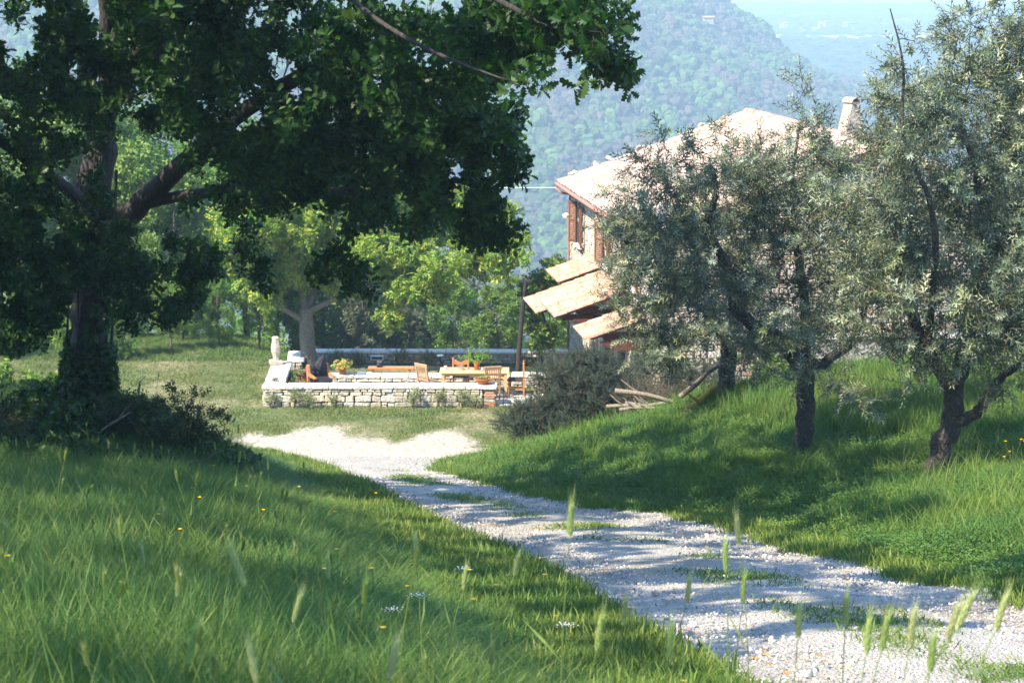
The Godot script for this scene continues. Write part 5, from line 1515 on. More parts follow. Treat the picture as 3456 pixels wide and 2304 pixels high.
	var spots := [
		[-17.2, -64.0, 0, 1.05, "bright broadleaf tree at the wood edge seen left of the oak trunk"], [-13.6, -63.6, 2, 0.7, "small light green tree at the wood edge right of the oak trunk"], [-11.6, -64.6, 0, 1.1, "slender grey-trunked tree at the wood edge above the sloping lawn"], [-10.2, -66.0, 1, 1.0, "bushy green tree left of the stone figure"],
		[-8.7, -65.4, 2, 0.62, "low light green tree just behind the stone figure"], [-7.4, -68.5, 0, 0.95, "broadleaf tree behind the pale terrace tree trunk"], [-5.2, -68.0, 3, 0.62, "grey-green pine behind the back wall, right of the pale trunk"], [-3.7, -69.5, 3, 0.72, "darker pine behind the middle of the back wall"],
		[-2.0, -68.0, 1, 0.6, "rounded bright green tree behind the back wall near the table"], [-0.4, -67.0, 0, 0.58, "light green tree behind the leaning pole"], [1.3, -66.5, 2, 0.55, "yellow-green tree between the leaning pole and the farmhouse"], [-15.2, -69.0, 1, 1.25, "tall shady tree deep in the wood behind the oak"],
		[-20.5, -67.0, 2, 1.1, "light green tree in the wood near the left picture edge"], [-12.8, -71.0, 3, 1.25, "tall dark pine standing deep in the wood"], [-9.0, -72.5, 0, 1.2, "tall broadleaf tree deep in the wood above the stone figure"], [-6.0, -74.0, 1, 1.05, "shady tree deep in the wood behind the terrace tree crown"],
		[-23.5, -66.0, 0, 1.2, "broadleaf tree of the wood beyond the left picture edge"], [-18.5, -72.5, 0, 1.4, "tall tree of the wood behind the oak limb"], [-3.2, -75.5, 2, 0.9, "light green tree lower on the slope behind the terrace"], [0.2, -74.0, 1, 0.75, "bushy tree on the slope behind the farmhouse corner"],
		[-10.9, -63.0, 1, 0.4, "small rounded bush tree at the lawn edge"], [-15.6, -62.6, 1, 0.42, "small leafy bush tree at the lawn edge beside the oak trunk"], [-1.3, -71.5, 3, 0.7, "grey pine low behind the right end of the back wall"], [2.6, -72.0, 0, 0.7, "light tree just behind the farmhouse corner"],
		[-12.2, -59.6, 1, 0.36, "low leafy bush at the lawn edge nearest the oak trunk"], [-13.6, -58.8, 2, 0.4, "pale green bush at the lawn edge right beside the oak trunk"], [-16.8, -59.4, 1, 0.5, "leafy bush at the lawn edge left of the oak trunk"], [-18.4, -60.5, 2, 0.6, "light green small tree at the lawn edge near the left picture edge"], [-10.9, -60.8, 2, 0.42, "light bush on the lawn edge above the shadowed grass"], [-9.5, -61.6, 1, 0.38, "round bush at the lawn edge left of the stone figure"], [-8.3, -62.4, 2, 0.4, "small yellow-green bush just left of the stone figure"],
		[-14.4, -66.5, 0, 1.45, "tall tree filling the wood straight behind the oak trunk"], [-16.6, -68.0, 2, 1.5, "tall light green tree of the wood left of the oak trunk"], [-19.6, -70.0, 1, 1.6, "tall full tree of the wood far left"], [-12.0, -68.5, 1, 1.4, "full dark tree of the wood behind the oak limb"], [-9.6, -69.0, 2, 1.3, "tall yellow-green tree above the stone figure"], [-22.5, -71.0, 0, 1.7, "tallest tree of the wood at the left picture edge"], [-7.0, -71.0, 1, 1.15, "full tree behind the crown of the terrace tree"], [-4.6, -72.0, 2, 0.85, "light tree behind the pines of the back wall"]]
	var first := [true, true, true, true]
	for s in spots:
		var src: Node3D = kinds[s[2]]
		var o: Node3D = src
		if not first[s[2]]:
			o = src.duplicate()
			o.name = nm(self, "pine_tree" if s[2] == 3 else "broadleaf_tree")
			add_child(o)
		first[s[2]] = false
		o.position = Vector3(s[0], H(s[0], s[1]) - 0.05, s[1])
		o.rotation.y = rng.randf() * TAU
		o.scale = Vector3.ONE * (s[3] as float)
		o.set_meta("label", s[4])
	# trees down the slope that close the view between wood and hill
	var xf: Array = []
	var cl: Array = []
	for i in 26000:
		var d := rng.randf_range(78.0, 190.0)
		var x := rng.randf_range(-0.33 * d, 0.12 * d)
		var h := rng.randf_range(0.0, 1.0)
		xf.append(Transform3D(along(rdir(), 0).scaled(Vector3.ONE * rng.randf_range(1.6, 3.0)), Vector3(x, H(x, -d) + h * (4.5 + 2.5 * nz.get_noise_2d(x * 1.5, d * 1.5)), -d)))
		cl.append(vary(Color(0.9, 0.95, 0.9), 0.3))
	tag(scatter(self, "slope_thicket", tw[0], M.leaf_wood, xf, cl), "thicket on the slope falling away behind the terrace", "thicket", "", "stuff")

# ---------------------------------------------------------------- smaller plants
func vine(label: String, at: Vector3, h: float, stake: bool) -> void:
	var t := thing("grapevine", label, "vine", at, 0.0, "staked vines left of the oak")
	var tw := [twig_mesh(8, 0.2, 0.12, IVY_OUT, 0.1, 0.1, Color(0.15, 0.22, 0.045))]
	grow(t, [[[at + Vector3.DOWN * 0.1, at + Vector3(0.06, h * 0.3, 0), at + Vector3(-0.05, h * 0.55, 0.03), at + Vector3(0.1, h * 0.8, 0)], 0.04, 0.02, 7]],
		[[at + Vector3(0, h * 0.85, 0), Vector3(0.55, 0.3, 0.4)], [at + Vector3(0.2, h * 0.55, 0), Vector3(0.45, 0.3, 0.35)]], 20.0, 8, tw, M.leaf_walnut, M.bark_pale, [Color(1, 1, 1), Color(1.2, 1.1, 0.8)], {"fuzz": 0.2})
	if stake: put(t, "stake", boxm(Vector3(-0.05, -0.2, -0.05), Vector3(0.05, h * 1.05, 0.05)), M.deadwood, Transform3D(Basis(Vector3.BACK, 0.03), Vector3(-0.16, 0, 0)))

func shrub(called: String, label: String, cat: String, at: Vector3, stems: int, blobs: Array, per: float, k: int, tw: Array, m: Material, tint: Array, group := "", opt := {"fuzz": 0.08, "rise": 0.5, "twig_r": 0.004}) -> Node3D:
	var t := thing(called, label, cat, at, 0.0, group)
	var limbs: Array = []
	for i in stems:
		var b: Array = blobs[i % blobs.size()]
		var c: Vector3 = b[0]
		var r: Vector3 = b[1]
		var e := at + c + Vector3(rng.randf_range(-0.4, 0.4), 0.2, rng.randf_range(-0.4, 0.4)) * r
		limbs.append([[at + Vector3(rng.randf_range(-0.1, 0.1), -0.06, rng.randf_range(-0.1, 0.1)), at.lerp(e, 0.5) + Vector3.UP * 0.05, e], 0.006 + 0.012 * c.length(), 0.004, 5])
	var bl: Array = []
	for b in blobs: bl.append([at + (b[0] as Vector3), b[1]])
	grow(t, limbs, bl, per, k, tw, m, M.bark_olive, tint, opt)
	return t

func plants() -> void:
	# rosemary
	var rt := [sprig_mesh(44, 0.3, 0.035, Color(0.03, 0.05, 0.033), 0.9, 0.2), sprig_mesh(44, 0.26, 0.035, Color(0.045, 0.07, 0.045), 0.9)]
	shrub("rosemary_bush", "large dark rosemary bush beside the track in front of the farmhouse", "bush", G(1.25, -39.0), 14, [[Vector3(0, 0.9, 0), Vector3(1.05, 0.85, 0.9)], [Vector3(-0.95, 0.45, 0.25), Vector3(0.6, 0.42, 0.6)], [Vector3(0.45, 1.4, -0.2), Vector3(0.6, 0.5, 0.6)], [Vector3(0.95, 0.8, 0), Vector3(0.55, 0.75, 0.7)], [Vector3(-0.35, 0.4, 0.5), Vector3(0.9, 0.4, 0.5)]], 75.0, 13, rt, M.leaf_dark, [Color(1, 1, 1), Color(0.8, 0.9, 1.0), Color(1.3, 1.25, 1.1)])
	shrub("rosemary_bush", "smaller dark shrub against the farmhouse behind the large rosemary", "bush", G(1.9, -46.0), 8, [[Vector3(0, 0.7, 0), Vector3(0.8, 0.6, 0.7)], [Vector3(-0.5, 1.0, 0), Vector3(0.35, 0.5, 0.4)]], 26.0, 12, rt, M.leaf_dark, [Color(1.2, 1.2, 1.0), Color(1, 1, 1)])
	# vine on the pole
	var gt := [twig_mesh(8, 0.2, 0.12, IVY_OUT, 0.1, 0.1, Color(0.12, 0.19, 0.04))]
	var gv := thing("climbing_vine", "leafy grapevine climbing between the leaning pole and the farmhouse", "vine", Vector3(0.95, 0.25, -57.2))
	grow(gv, [[[Vector3(0.95, 0.1, -57.2), Vector3(0.85, 0.9, -57.2), Vector3(1.0, 1.6, -57.2), Vector3(0.8, 2.4, -57.1), Vector3(0.6, 3.1, -57.0)], 0.05, 0.02, 7], [[Vector3(0.95, 1.4, -57.2), Vector3(0.5, 1.9, -57.0), Vector3(0.1, 2.1, -56.8)], 0.03, 0.012, 6]],
		[[Vector3(0.8, 2.6, -57.1), Vector3(0.75, 0.7, 0.6)], [Vector3(0.75, 1.5, -57.2), Vector3(0.6, 0.7, 0.5)], [Vector3(1.2, 3.2, -57.4), Vector3(0.5, 0.5, 0.5)]], 14.0, 8, gt, M.leaf_walnut, M.bark_oak, [Color(1, 1, 1), Color(1.3, 1.2, 0.8), Color(0.8, 0.9, 0.8)], {"fuzz": 0.15})
	vine("staked vine nearest the oak trunk", G(-9.6, -41.0), 1.7, true)
	vine("staked vine in the middle of the row left of the oak", G(-10.6, -42.0), 1.6, true)
	vine("staked vine at the left picture edge", G(-11.6, -41.5), 1.7, true)
	vine("vine farthest back in the row left of the oak", G(-10.4, -46.0), 2.0, true)
	vine("vine farther back behind the left picture edge", G(-12.6, -46.5), 2.0, true)
	# ivy over the mound and up the oak
	var iv: Array = []
	for i in 2: iv.append(twig_mesh(6, 0.08, 0.06, IVY_OUT, 0.075, 0.07, Color(0.045, 0.085, 0.025)))
	var xf := [[], []]
	var cl := [[], []]
	for i in 5200:
		var a := rng.randf() * TAU
		var p: Vector3
		if i % 5 < 3:
			var r := sqrt(rng.randf())
			p = Vector3(-6.3 + cos(a) * r * 2.6, 0, -27.7 + sin(a) * r * 1.9)
			p.y = H(p.x, p.z) + rng.randf() * 0.16
			if nz.get_noise_2d(p.x * 7.0, p.z * 7.0) > 0.12: continue
		else:
			var y := pow(rng.randf(), 1.9) * 3.2
			p = Vector3(-6.3 + 0.08 * y + cos(a) * (0.29 + 0.12 * exp(-y)), 5.45 + y, -28.0 + sin(a) * (0.29 + 0.12 * exp(-y)))
			if nz.get_noise_3d(p.x * 9.0, p.y * 4.0, p.z * 9.0) < -0.05 and y > 0.5: continue
		xf[i % 2].append(Transform3D(along((rdir() + Vector3.UP * 0.4).normalized(), a), p))
		cl[i % 2].append(vary(Color(1, 1, 1), 0.3))
	var ivy := thing("ivy", "dark ivy creeping over the mound and up the oak trunk", "ivy", Vector3.ZERO)
	for i in 2: scatter(ivy, "foliage", iv[i], M.leaf_oak, xf[i], cl[i])
	var st := st_new()
	for i in 9:
		var a := i * 0.8 + rng.randf()
		var pts: Array = []
		for k in 8:
			var y := k * 0.5
			var aa := a + 0.12 * k * (1 if i % 2 else -1)
			pts.append(Vector3(-6.3 + 0.08 * y + cos(aa) * (0.34 - 0.012 * y), 5.5 + y, -28.0 + sin(aa) * (0.34 - 0.012 * y)))
		tube(st, pts, 0.022, 0.012, 5, 0.3)
	put(ivy, "stem", st.commit(), M.bark_oak)
	# brush on the right flank of the mound
	var bt := [twig_mesh(7, 0.14, 0.06, OVAL_OUT, 0.04, 0.022, Color(0.05, 0.075, 0.025))]
	shrub("bramble_bush", "tangled dark brush on the flank of the oak mound by the lawn", "bush", G(-5.0, -27.3), 12, [[Vector3(0, 0.45, 0), Vector3(0.75, 0.45, 0.6)], [Vector3(0.55, 0.3, 0.2), Vector3(0.5, 0.32, 0.5)], [Vector3(-0.6, 0.5, 0.1), Vector3(0.5, 0.35, 0.4)]], 40.0, 9, bt, M.leaf_oak, [Color(1, 1, 1), Color(0.7, 0.7, 0.7), Color(1.3, 1.0, 0.7)])
	shrub("bramble_bush", "low dark brush at the left foot of the oak mound", "bush", G(-7.6, -26.6), 9, [[Vector3(0, 0.3, 0), Vector3(0.9, 0.3, 0.5)]], 34.0, 9, bt, M.leaf_oak, [Color(0.8, 0.8, 0.7), Color(1.0, 0.8, 0.6)])
	for q in [["bare pale stick poking out of the ivy mound", Vector3(-5.9, 0, -26.9), Vector3(0.5, 0.35, 0.2)], ["pale broken branch lying across the brush on the mound", Vector3(-4.9, 0, -26.6), Vector3(0.8, -0.1, 0.3)], ["thin upright twig at the foot of the oak trunk", Vector3(-5.6, 0, -27.6), Vector3(0.2, 0.6, 0.1)]]:
		var b: Vector3 = q[1]
		b.y = H(b.x, b.z) + 0.06
		var s := st_new()
		var v: Vector3 = q[2]
		tube(s, spline([Vector3.ZERO, v * 0.5 + rv(0.05), v], 3), 0.022, 0.01, 6, 0.3, true)
		tube(s, [v * 0.6, v * 0.75 + Vector3(0.05, 0.12, 0.03), v * 0.8 + Vector3(0.12, 0.2, 0.0)], 0.01, 0.004, 5)
		var t := put(self, "dead_stick", s.commit(), M.deadwood, Transform3D(Basis(), b))
		tag(t, q[0], "stick", "sticks on the oak mound")
	# heap of dead branches between rosemary and olive
	var logs := ["long pale barkless branch lying on top of the dead wood heap", "crooked pale log leaning against the olive trunk", "lichen-yellowed short log propped beside the olive trunk", "", "", "", "", "", "", ""]
	for i in logs.size():
		var s := st_new()
		var L := rng.randf_range(0.7, 1.3)
		var at := G(2.75 + rng.randf_range(-0.4, 0.3), -35.4 + rng.randf_range(-0.3, 0.4))
		var dir := Vector3(1, rng.randf_range(-0.1, 0.12), rng.randf_range(-0.3, 0.3)).normalized()
		var r := rng.randf_range(0.03, 0.055)
		at.y += 0.08 + 0.06 * (i % 5)
		if i == 0:
			at = G(2.7, -35.0) + Vector3(0, 0.42, 0); L = 1.6; r = 0.05; dir = Vector3(1, -0.12, 0.1).normalized()
		elif i == 1:
			at = G(3.25, -32.2) + Vector3(0, 0.5, 0); L = 1.0; r = 0.05; dir = Vector3(0.7, 0.6, 0.2).normalized()
		elif i == 2:
			at = G(3.3, -31.9) + Vector3(-0.05, 0.25, 0.2); L = 0.8; r = 0.07; dir = Vector3(0.75, 0.55, 0.1).normalized()
		var a := -dir * L * 0.5
		var b := dir * L * 0.5
		tube(s, spline([a, a.lerp(b, 0.35) + rv(0.03), a.lerp(b, 0.7) + rv(0.03), b], 3), r, r * 0.6, 8, 0.35, true)
		tube(s, [a.lerp(b, 0.3), a.lerp(b, 0.2) + Vector3(-0.05, 0.13, 0.04), a.lerp(b, 0.1) + Vector3(-0.05, 0.24, 0.02)], r * 0.5, r * 0.2, 6, 0.3)
		var t := put(self, "dead_branch", s.commit(), M.lichen if i in [2, 5] else M.deadwood, Transform3D(Basis(), at))
		tag(t, logs[i] if logs[i] else "pale dead branch lower in the heap between rosemary and olive", "branch", "dead branches in the heap")
	shrub("rosemary_bush", "dark shrub between the dry shrub and the farmhouse gable", "bush", G(3.0, -41.0), 8, [[Vector3(0, 0.8, 0), Vector3(1.0, 0.8, 0.7)], [Vector3(1.1, 0.8, 0), Vector3(0.8, 0.8, 0.5)]], 44.0, 12, rt, M.leaf_dark, [Color(1.3, 1.3, 1.1), Color(1, 1, 1)])
	var dt := [sprig_mesh(5, 0.4, 0.03, Color(0.2, 0.16, 0.11))]
	shrub("dry_shrub", "dry grey leafless shrub behind the dead wood heap", "shrub", G(2.5, -36.5), 10, [[Vector3(0.1, 0.55, 0), Vector3(0.6, 0.5, 0.4)], [Vector3(0.7, 0.4, 0), Vector3(0.4, 0.35, 0.4)]], 40.0, 8, dt, M.leaf_dark, [Color(1, 1, 1), Color(1.4, 1.3, 1.2)])
	var st2 := [twig_mesh(8, 0.14, 0.08, OVAL_OUT, 0.06, 0.04, Color(0.13, 0.2, 0.045))]
	shrub("garden_shrub", "light green leafy shrub right of the short dark olive trunk", "shrub", G(4.6, -34.0), 8, [[Vector3(0, 0.5, 0), Vector3(0.6, 0.5, 0.5)], [Vector3(0.7, 0.4, 0), Vector3(0.5, 0.4, 0.4)]], 26.0, 9, st2, M.leaf_walnut, [Color(1, 1, 1), Color(1.2, 1.1, 0.8)])
	# tall flowering weeds along the front wall
	var wtw := [twig_mesh(14, 0.2, 0.03, LANCE_OUT, 0.07, 0.014, Color(0.14, 0.18, 0.08)), twig_mesh(12, 0.16, 0.03, LANCE_OUT, 0.06, 0.012, Color(0.2, 0.24, 0.1))]
	var wl := ["weed tuft at the left corner of the front wall", "tall weed in front of the wall below the driftwood", "weed in front of the wall below the orange armchair", "weed in front of the wall below the succulent pot", "weed in front of the wall below the left teak chair", "tall weed in front of the wall left of the bowl", "leafy weed at the wall below the terracotta bowl", "low weed clump at the wall beside the brick end"]
	var wx := [-6.75, -6.05, -5.7, -4.95, -2.75, -2.05, -1.35, -1.0]
	for i in wx.size():
		var h: float = [0.38, 0.5, 0.42, 0.4, 0.5, 0.55, 0.48, 0.3][i]
		shrub("wall_weed", wl[i], "weed", G(wx[i], -53.02 + 0.06 * (i % 3)), 5, [[Vector3(0, h * 0.55, 0), Vector3(0.16, h * 0.45, 0.1)]], 60.0, 6, wtw, M.leaf_dark, [Color(1, 1, 1), Color(1.3, 1.25, 1.0)], "weeds along the front wall")
	var lx := [-5.3, -4.7, -3.5, -2.6, -1.2, 0.5]
	for i in lx.size():
		shrub("lavender_clump", ["grey-green herb clump left of the wall light", "taller herb clump just left of the wall light", "herb clump on the terrace behind the bench", "shaded herb clump behind the left teak chair", "herb clump behind the potted plant", "herb clump beside the leaning pole"][i], "herb", Vector3(lx[i], 0.2, -58.1), 6, [[Vector3(0, 0.2, 0), Vector3(0.22, 0.18, 0.16)]], 70.0, 8, rt, M.leaf_dark, [Color(2.2, 2.1, 1.8), Color(2.8, 2.6, 2.0)], "herb clumps along the back wall")
	# barley stalks that stand up into the picture
	var heads := [
		[-0.66, 10.165, -4.6, -0.16], [-0.80, 9.985, -4.55, 0.1], [-0.61, 9.99, -4.4, -0.1], [-0.30, 9.965, -4.5, 0.14], [0.16, 10.12, -5.2, 0.0], [-0.36, 9.50, -7.0, -0.03], [0.01, 8.98, -8.5, 0.05], [0.22, 9.93, -4.8, 0.06], [0.39, 9.975, -4.6, 0.07],
		[0.73, 9.86, -6.0, -0.06], [0.69, 9.77, -6.0, 0.02], [0.61, 9.5, -6.5, 0.02], [0.77, 9.6, -6.2, 0.03], [0.92, 9.92, -4.8, 0.0], [0.94, 9.965, -4.7, 0.02], [0.99, 10.01, -4.6, 0.08], [1.08, 10.03, -4.6, 0.12], [1.08, 10.09, -4.5, 0.17], [1.20, 10.05, -4.6, 0.14], [1.02, 9.98, -4.5, 0.03], [0.85, 9.72, -5.5, 0.03], [0.99, 9.76, -5.5, 0.03], [0.39, 9.42, -6.5, 0.03], [-0.71, 9.6, -6.0, 0.1], [-0.79, 9.12, -8.0, -0.05], [-0.2, 9.2, -7.6, 0.05], [-1.3, 9.3, -7.2, 0.06], [-1.7, 8.9, -8.6, -0.05]]
	for q in heads:
		var lean := Vector3(float(q[3]) * 1.8 + rng.randf_range(-0.08, 0.1), 0, rng.randf_range(-0.1, 0.1))
		var base := Vector3(q[0] - lean.x * 0.6, 0, (q[2] as float) - lean.z * 0.6)
		base.y = H(base.x, base.z) - 0.02
		var h: float = maxf(q[1] - base.y, 0.4)
		var sa := st_new()
		var sb := st_new()
		var pale := rng.randf()
		barley_parts(sa, sb, h, lean, Color(0.13, 0.21, 0.05).lerp(Color(0.2, 0.24, 0.08), pale), Color(0.36, 0.44, 0.15).lerp(Color(0.5, 0.48, 0.26), pale), 1.3)
		var t := thing("barley_stalk", "green bearded wild barley stalk standing up in the near grass", "grass stalk", base, 0.0, "wild barley stalks in the foreground")
		put(t, "stem", sa.commit(), M.grass)
		put(t, "head", sb.commit(), M.grass)
	# hawkweed at the right edge
	for i in 3:
		var b := G(5.05 + 0.12 * i, -19.0 + 0.3 * i)
		var t := thing("yellow_flower", "tall yellow-flowered stalk at the right edge above the track", "flower", b, 0.0, "yellow flowers at the right edge")
		var sa := st_new()
		sa.set_color(Color(0.14, 0.18, 0.06))
		var sb := st_new()
		tube(sa, [Vector3.ZERO, Vector3(0.02, 0.3, 0), Vector3(0.0, 0.62, 0.02)], 0.005, 0.003, 5)
		for k in 4:
			var e := Vector3(rng.randf_range(-0.09, 0.09), rng.randf_range(0.45, 0.75), rng.randf_range(-0.06, 0.06))
			tube(sa, [Vector3(0.01, 0.4, 0), e], 0.003, 0.002, 4)
			for w in 9:
				var a := w * TAU / 9
				leaf(sb, e, Vector3(cos(a), 0.35, sin(a)), Vector3.UP, LANCE_OUT, 0.02, 0.01, Color(0.75, 0.45, 0.02), 0.0)
		put(t, "stem", sa.commit(), M.grass)
		put(t, "petals", sb.commit(), M.petal)

func free_spot(x: float, d: float) -> bool:
	if d > 53.1 and d < 58.95 and x > -7.25 and x < 1.9: return false
	if d > 46.0 and d < 61.0 and x > 1.7 + (60.0 - d) * 0.13 - 0.1: return false
	return true

func field(parent: Node, called: String, meshes: Array, n: int, d0: float, d1: float, xl: Callable, xr: Callable, road: float, sc: Callable, tint: Array, m: Material, power := 1.0) -> void:
	var xf: Array = []
	var cl: Array = []
	for i in meshes.size():
		xf.append([]); cl.append([])
	for i in n:
		var d := d0 * pow(d1 / d0, pow(rng.randf(), power))
		var x := rng.randf_range(xl.call(d), xr.call(d))
		var r := in_road(x, d)
		if r > road + rng.randf_range(-0.15, 0.1): continue
		if not free_spot(x, d): continue
		var s: float = sc.call(x, d) * rng.randf_range(0.7, 1.25)
		if s <= 0.02: continue
		var k := rng.randi() % meshes.size()
		xf[k].append(Transform3D(Basis(Vector3.UP, rng.randf() * TAU).scaled(Vector3(1.0 + d * 0.012, s, 1.0 + d * 0.012)), Vector3(x, H(x, -d) - 0.015, -d)))
		var f := nz.get_noise_2d(x * 4.0, d * 4.0)
		cl[k].append(vary((tint[0] as Color).lerp(tint[1], clampf(0.5 + f * 1.5 + rng.randf_range(-0.25, 0.25), 0, 1)), 0.12))
	for i in meshes.size():
		if xf[i].size() > 0: scatter(parent, called, meshes[i], m, xf[i], cl[i])

func stuff(called: String, label: String, cat: String) -> Node3D:
	var o := Node3D.new()
	o.name = nm(self, called)
	add_child(o)
	tag(o, label, cat, "", "stuff")
	return o

func grass() -> void:
	var ga := Color(0.055, 0.115, 0.028)
	var gb := Color(0.12, 0.185, 0.05)
	var tall: Array = []
	for i in 4: tall.append(tuft(26, 0.35, 0.8, 0.0055, 0.13, 0.35, ga, gb))
	tall.append(tuft(7, 0.6, 1.0, 0.0045, 0.16, 0.22, Color(0.13, 0.19, 0.06), Color(0.24, 0.28, 0.11)))
	var mid: Array = []
	for i in 3: mid.append(tuft(30, 0.14, 0.34, 0.007, 0.16, 0.45, ga, gb))
	var low: Array = []
	for i in 3: low.append(tuft(30, 0.04, 0.11, 0.009, 0.18, 0.6, ga, gb))
	var lawn: Array = []
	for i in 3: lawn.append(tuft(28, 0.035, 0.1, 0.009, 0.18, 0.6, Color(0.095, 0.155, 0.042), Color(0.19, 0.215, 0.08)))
	var hay: Array = []
	for i in 2: hay.append(tuft(28, 0.14, 0.36, 0.007, 0.16, 0.4, Color(0.065, 0.125, 0.03), Color(0.14, 0.19, 0.055)))
	var cv: Array = []
	for i in 3: cv.append(clover(34, Color(0.075, 0.14, 0.035)))
	var g1 := stuff("tall_grass", "tall green meadow grass filling the near left slope", "grass")
	field(g1, "blades", tall, 26000, 3.4, 37.0, func(d): return -0.33 * d - 1.5, func(d): return soft(LX, d) + 0.25, -0.2, func(x, d): return (0.6 if d < 8.0 else 0.46) * clampf((soft(LX, d) - x) * 0.34 + 0.16, 0.14, 1.0) * (1.0 - 0.6 * exp(-(pow((x + 6.6) / 2.4, 2) + pow((d - 27.5) / 1.8, 2)))), [Color(0.85, 1.0, 0.9), Color(1.2, 1.1, 0.9)], M.grass, 0.8)
	var g2 := stuff("bank_grass", "green grass on the shaded olive bank", "grass")
	field(g2, "blades", mid, 34000, 9.0, 47.0, func(d): return soft(RX, d) - 0.25, func(d): return 0.3 * d + 3.0, -0.1, func(x, d): return (0.55 + 0.5 * nz.get_noise_2d(x * 5.0, d * 5.0) + 0.6 * nz2.get_noise_2d(x * 11.0, d * 11.0)) * clampf((x - soft(RX, d)) * 0.7 + 0.35, 0.3, 1.0) * (1.5 if x > 5.5 and d > 24.0 else 1.0), [Color(0.9, 1.05, 0.9), Color(1.4, 1.25, 0.9)], M.grass)
	field(g2, "clover", cv, 12000, 10.0, 40.0, func(d): return soft(RX, d) - 0.2, func(d): return 0.3 * d + 2.0, -0.05, func(x, d): return 1.0 + 0.5 * nz.get_noise_2d(x * 3.0, d * 3.0), [Color(0.9, 1.0, 0.9), Color(1.3, 1.2, 0.9)], M.grass)
	field(g2, "stalks", tall, 1500, 13.0, 46.0, func(d): return soft(RX, d) + 0.3, func(d): return 0.3 * d + 3.0, -0.3, func(x, d): return 0.5, [Color(1.1, 1.1, 0.9), Color(1.8, 1.5, 1.0)], M.grass)
	var g3 := stuff("lawn_grass", "short sunlit lawn grass in front of and left of the stone terrace", "grass")
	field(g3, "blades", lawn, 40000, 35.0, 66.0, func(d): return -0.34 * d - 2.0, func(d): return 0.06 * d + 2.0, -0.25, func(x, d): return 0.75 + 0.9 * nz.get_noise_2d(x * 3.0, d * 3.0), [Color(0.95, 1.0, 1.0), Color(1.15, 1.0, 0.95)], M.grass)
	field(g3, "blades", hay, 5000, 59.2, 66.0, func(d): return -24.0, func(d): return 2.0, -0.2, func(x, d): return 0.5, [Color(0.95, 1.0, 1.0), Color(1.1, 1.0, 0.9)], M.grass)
	field(g2, "blades", hay, 9000, 25.0, 46.0, func(d): return soft(RX, d) + 3.6, func(d): return 0.3 * d + 3.0, -0.1, func(x, d): return 1.25, [Color(0.9, 1.05, 0.9), Color(1.1, 1.0, 0.9)], M.grass)
	# verge of the track and tufts along its crown
	var g4 := stuff("verge_grass", "low grass and weeds along the edges and crown of the track", "grass")
	field(g4, "blades", low, 9000, 7.5, 46.0, func(d): return soft(LX, d) - 0.6, func(d): return soft(LX, d) + 0.5, 0.4, func(x, d): return 1.3, [Color(1.0, 1.0, 0.8), Color(1.6, 1.2, 0.9)], M.grass)
	field(g4, "blades", low, 9000, 9.0, 46.0, func(d): return soft(RX, d) - 0.5, func(d): return soft(RX, d) + 0.6, 0.35, func(x, d): return 1.2, [Color(1.0, 1.0, 0.8), Color(1.7, 1.3, 0.9)], M.grass)
	field(g4, "blades", low, 3000, 9.0, 36.0, func(d): return lerpf(soft(LX, d), soft(RX, d), 0.42), func(d): return lerpf(soft(LX, d), soft(RX, d), 0.6), 9.0, func(x, d): return 0.55 * clampf((nz2.get_noise_2d(x * 3.0, d * 2.2) + 0.7 * nz2.get_noise_2d(x * 14.0, d * 9.0) - 0.16 + rng.randf_range(-0.25, 0.1)) * 6.0, 0.0, 1.0), [Color(0.9, 0.9, 0.7), Color(1.5, 1.2, 0.8)], M.grass)
	# stalks with seed heads, and flowers
	var sa := st_new()
	barley_parts(sa, sa, 0.72, Vector3(0.12, 0, 0.03), Color(0.13, 0.2, 0.05), Color(0.25, 0.31, 0.1))
	var sb := st_new()
	barley_parts(sb, sb, 0.62, Vector3(-0.06, 0, 0.1), Color(0.14, 0.2, 0.05), Color(0.3, 0.33, 0.14))
	field(g1, "seed_stalks", [sa.commit(), sb.commit()], 200, 5.0, 34.0, func(d): return -0.32 * d - 1.0, func(d): return soft(LX, d) - 1.3, -0.3, func(x, d): return 0.8, [Color(1, 1, 1), Color(1.2, 1.1, 1.0)], M.grass)
	var fy := st_new()
	fy.set_color(Color(0.12, 0.18, 0.05))
	tube(fy, [Vector3.ZERO, Vector3(0.02, 0.2, 0), Vector3(0, 0.42, 0)], 0.002, 0.0015, 4)
	for w in 8: leaf(fy, Vector3(0, 0.42, 0), Vector3(cos(w * TAU / 8), 0.3, sin(w * TAU / 8)), Vector3.UP, OVAL_OUT, 0.014, 0.011, Color(0.8, 0.5, 0.02), 0.0)
	var fw := st_new()
	fw.set_color(Color(0.12, 0.18, 0.05))
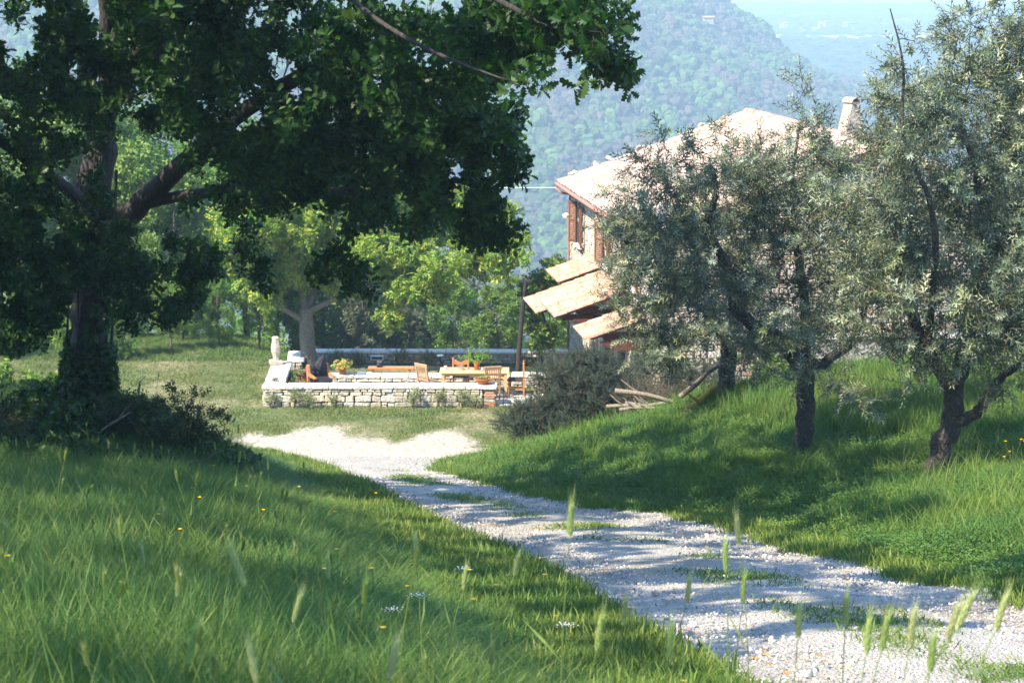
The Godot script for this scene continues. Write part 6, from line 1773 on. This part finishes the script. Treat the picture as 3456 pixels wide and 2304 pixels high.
	tube(fw, [Vector3.ZERO, Vector3(0, 0.16, 0), Vector3(0, 0.34, 0)], 0.002, 0.0015, 4)
	for w in 22:
		var a := w * 2.4
		leaf(fw, Vector3(cos(a) * 0.004 * w * 0.6, 0.34, sin(a) * 0.004 * w * 0.6), Vector3(cos(a), 0.3, sin(a)), Vector3.UP, OVAL_OUT, 0.009, 0.008, Color(0.75, 0.75, 0.72), 0.0)
	var g5 := stuff("meadow_flowers", "scattered small yellow and white flowers in the grass", "flowers")
	field(g5, "yellow_flowers", [fy.commit()], 34, 7.0, 34.0, func(d): return -0.28 * d, func(d): return soft(LX, d) + 0.1, 0.0, func(x, d): return 1.0, [Color(1, 1, 1), Color(1, 1, 1)], M.petal)
	field(g5, "white_flowers", [fw.commit()], 4, 9.0, 12.0, func(d): return -0.6, func(d): return soft(LX, d), -0.1, func(x, d): return 1.0, [Color(1, 1, 1), Color(1, 1, 1)], M.petal)
	# fallen leaves
	var fl := st_new()
	leaf(fl, Vector3.ZERO, Vector3(1, 0.15, 0), Vector3.UP, OVAL_OUT, 0.07, 0.045, Color(0.4, 0.22, 0.07), 0.2)
	var g6 := stuff("leaf_litter", "dry yellow and brown leaves fallen on the track edges", "leaves")
	field(g6, "leaves", [fl.commit()], 700, 9.0, 34.0, func(d): return soft(LX, d) - 0.3, func(d): return soft(RX, d) + 1.2, 9.0, func(x, d): return 1.0, [Color(1, 1, 1), Color(0.6, 0.5, 0.5)], M.petal)
	var xf: Array = []
	var cl: Array = []
	var lm := fl.commit()
	for i in 900:
		var a := rng.randf() * TAU
		var r := sqrt(rng.randf())
		var x := -6.2 + cos(a) * 2.6 * r
		var z := -26.9 + sin(a) * 1.7 * r
		xf.append(Transform3D(Basis.from_euler(Vector3(rng.randf_range(-0.4, 0.4), a * 3.0, rng.randf_range(-0.4, 0.4))), Vector3(x, H(x, z) + 0.02, z)))
		cl.append(vary(Color(0.7, 0.6, 0.55), 0.4))
	scatter(g6, "leaves", lm, M.petal, xf, cl)
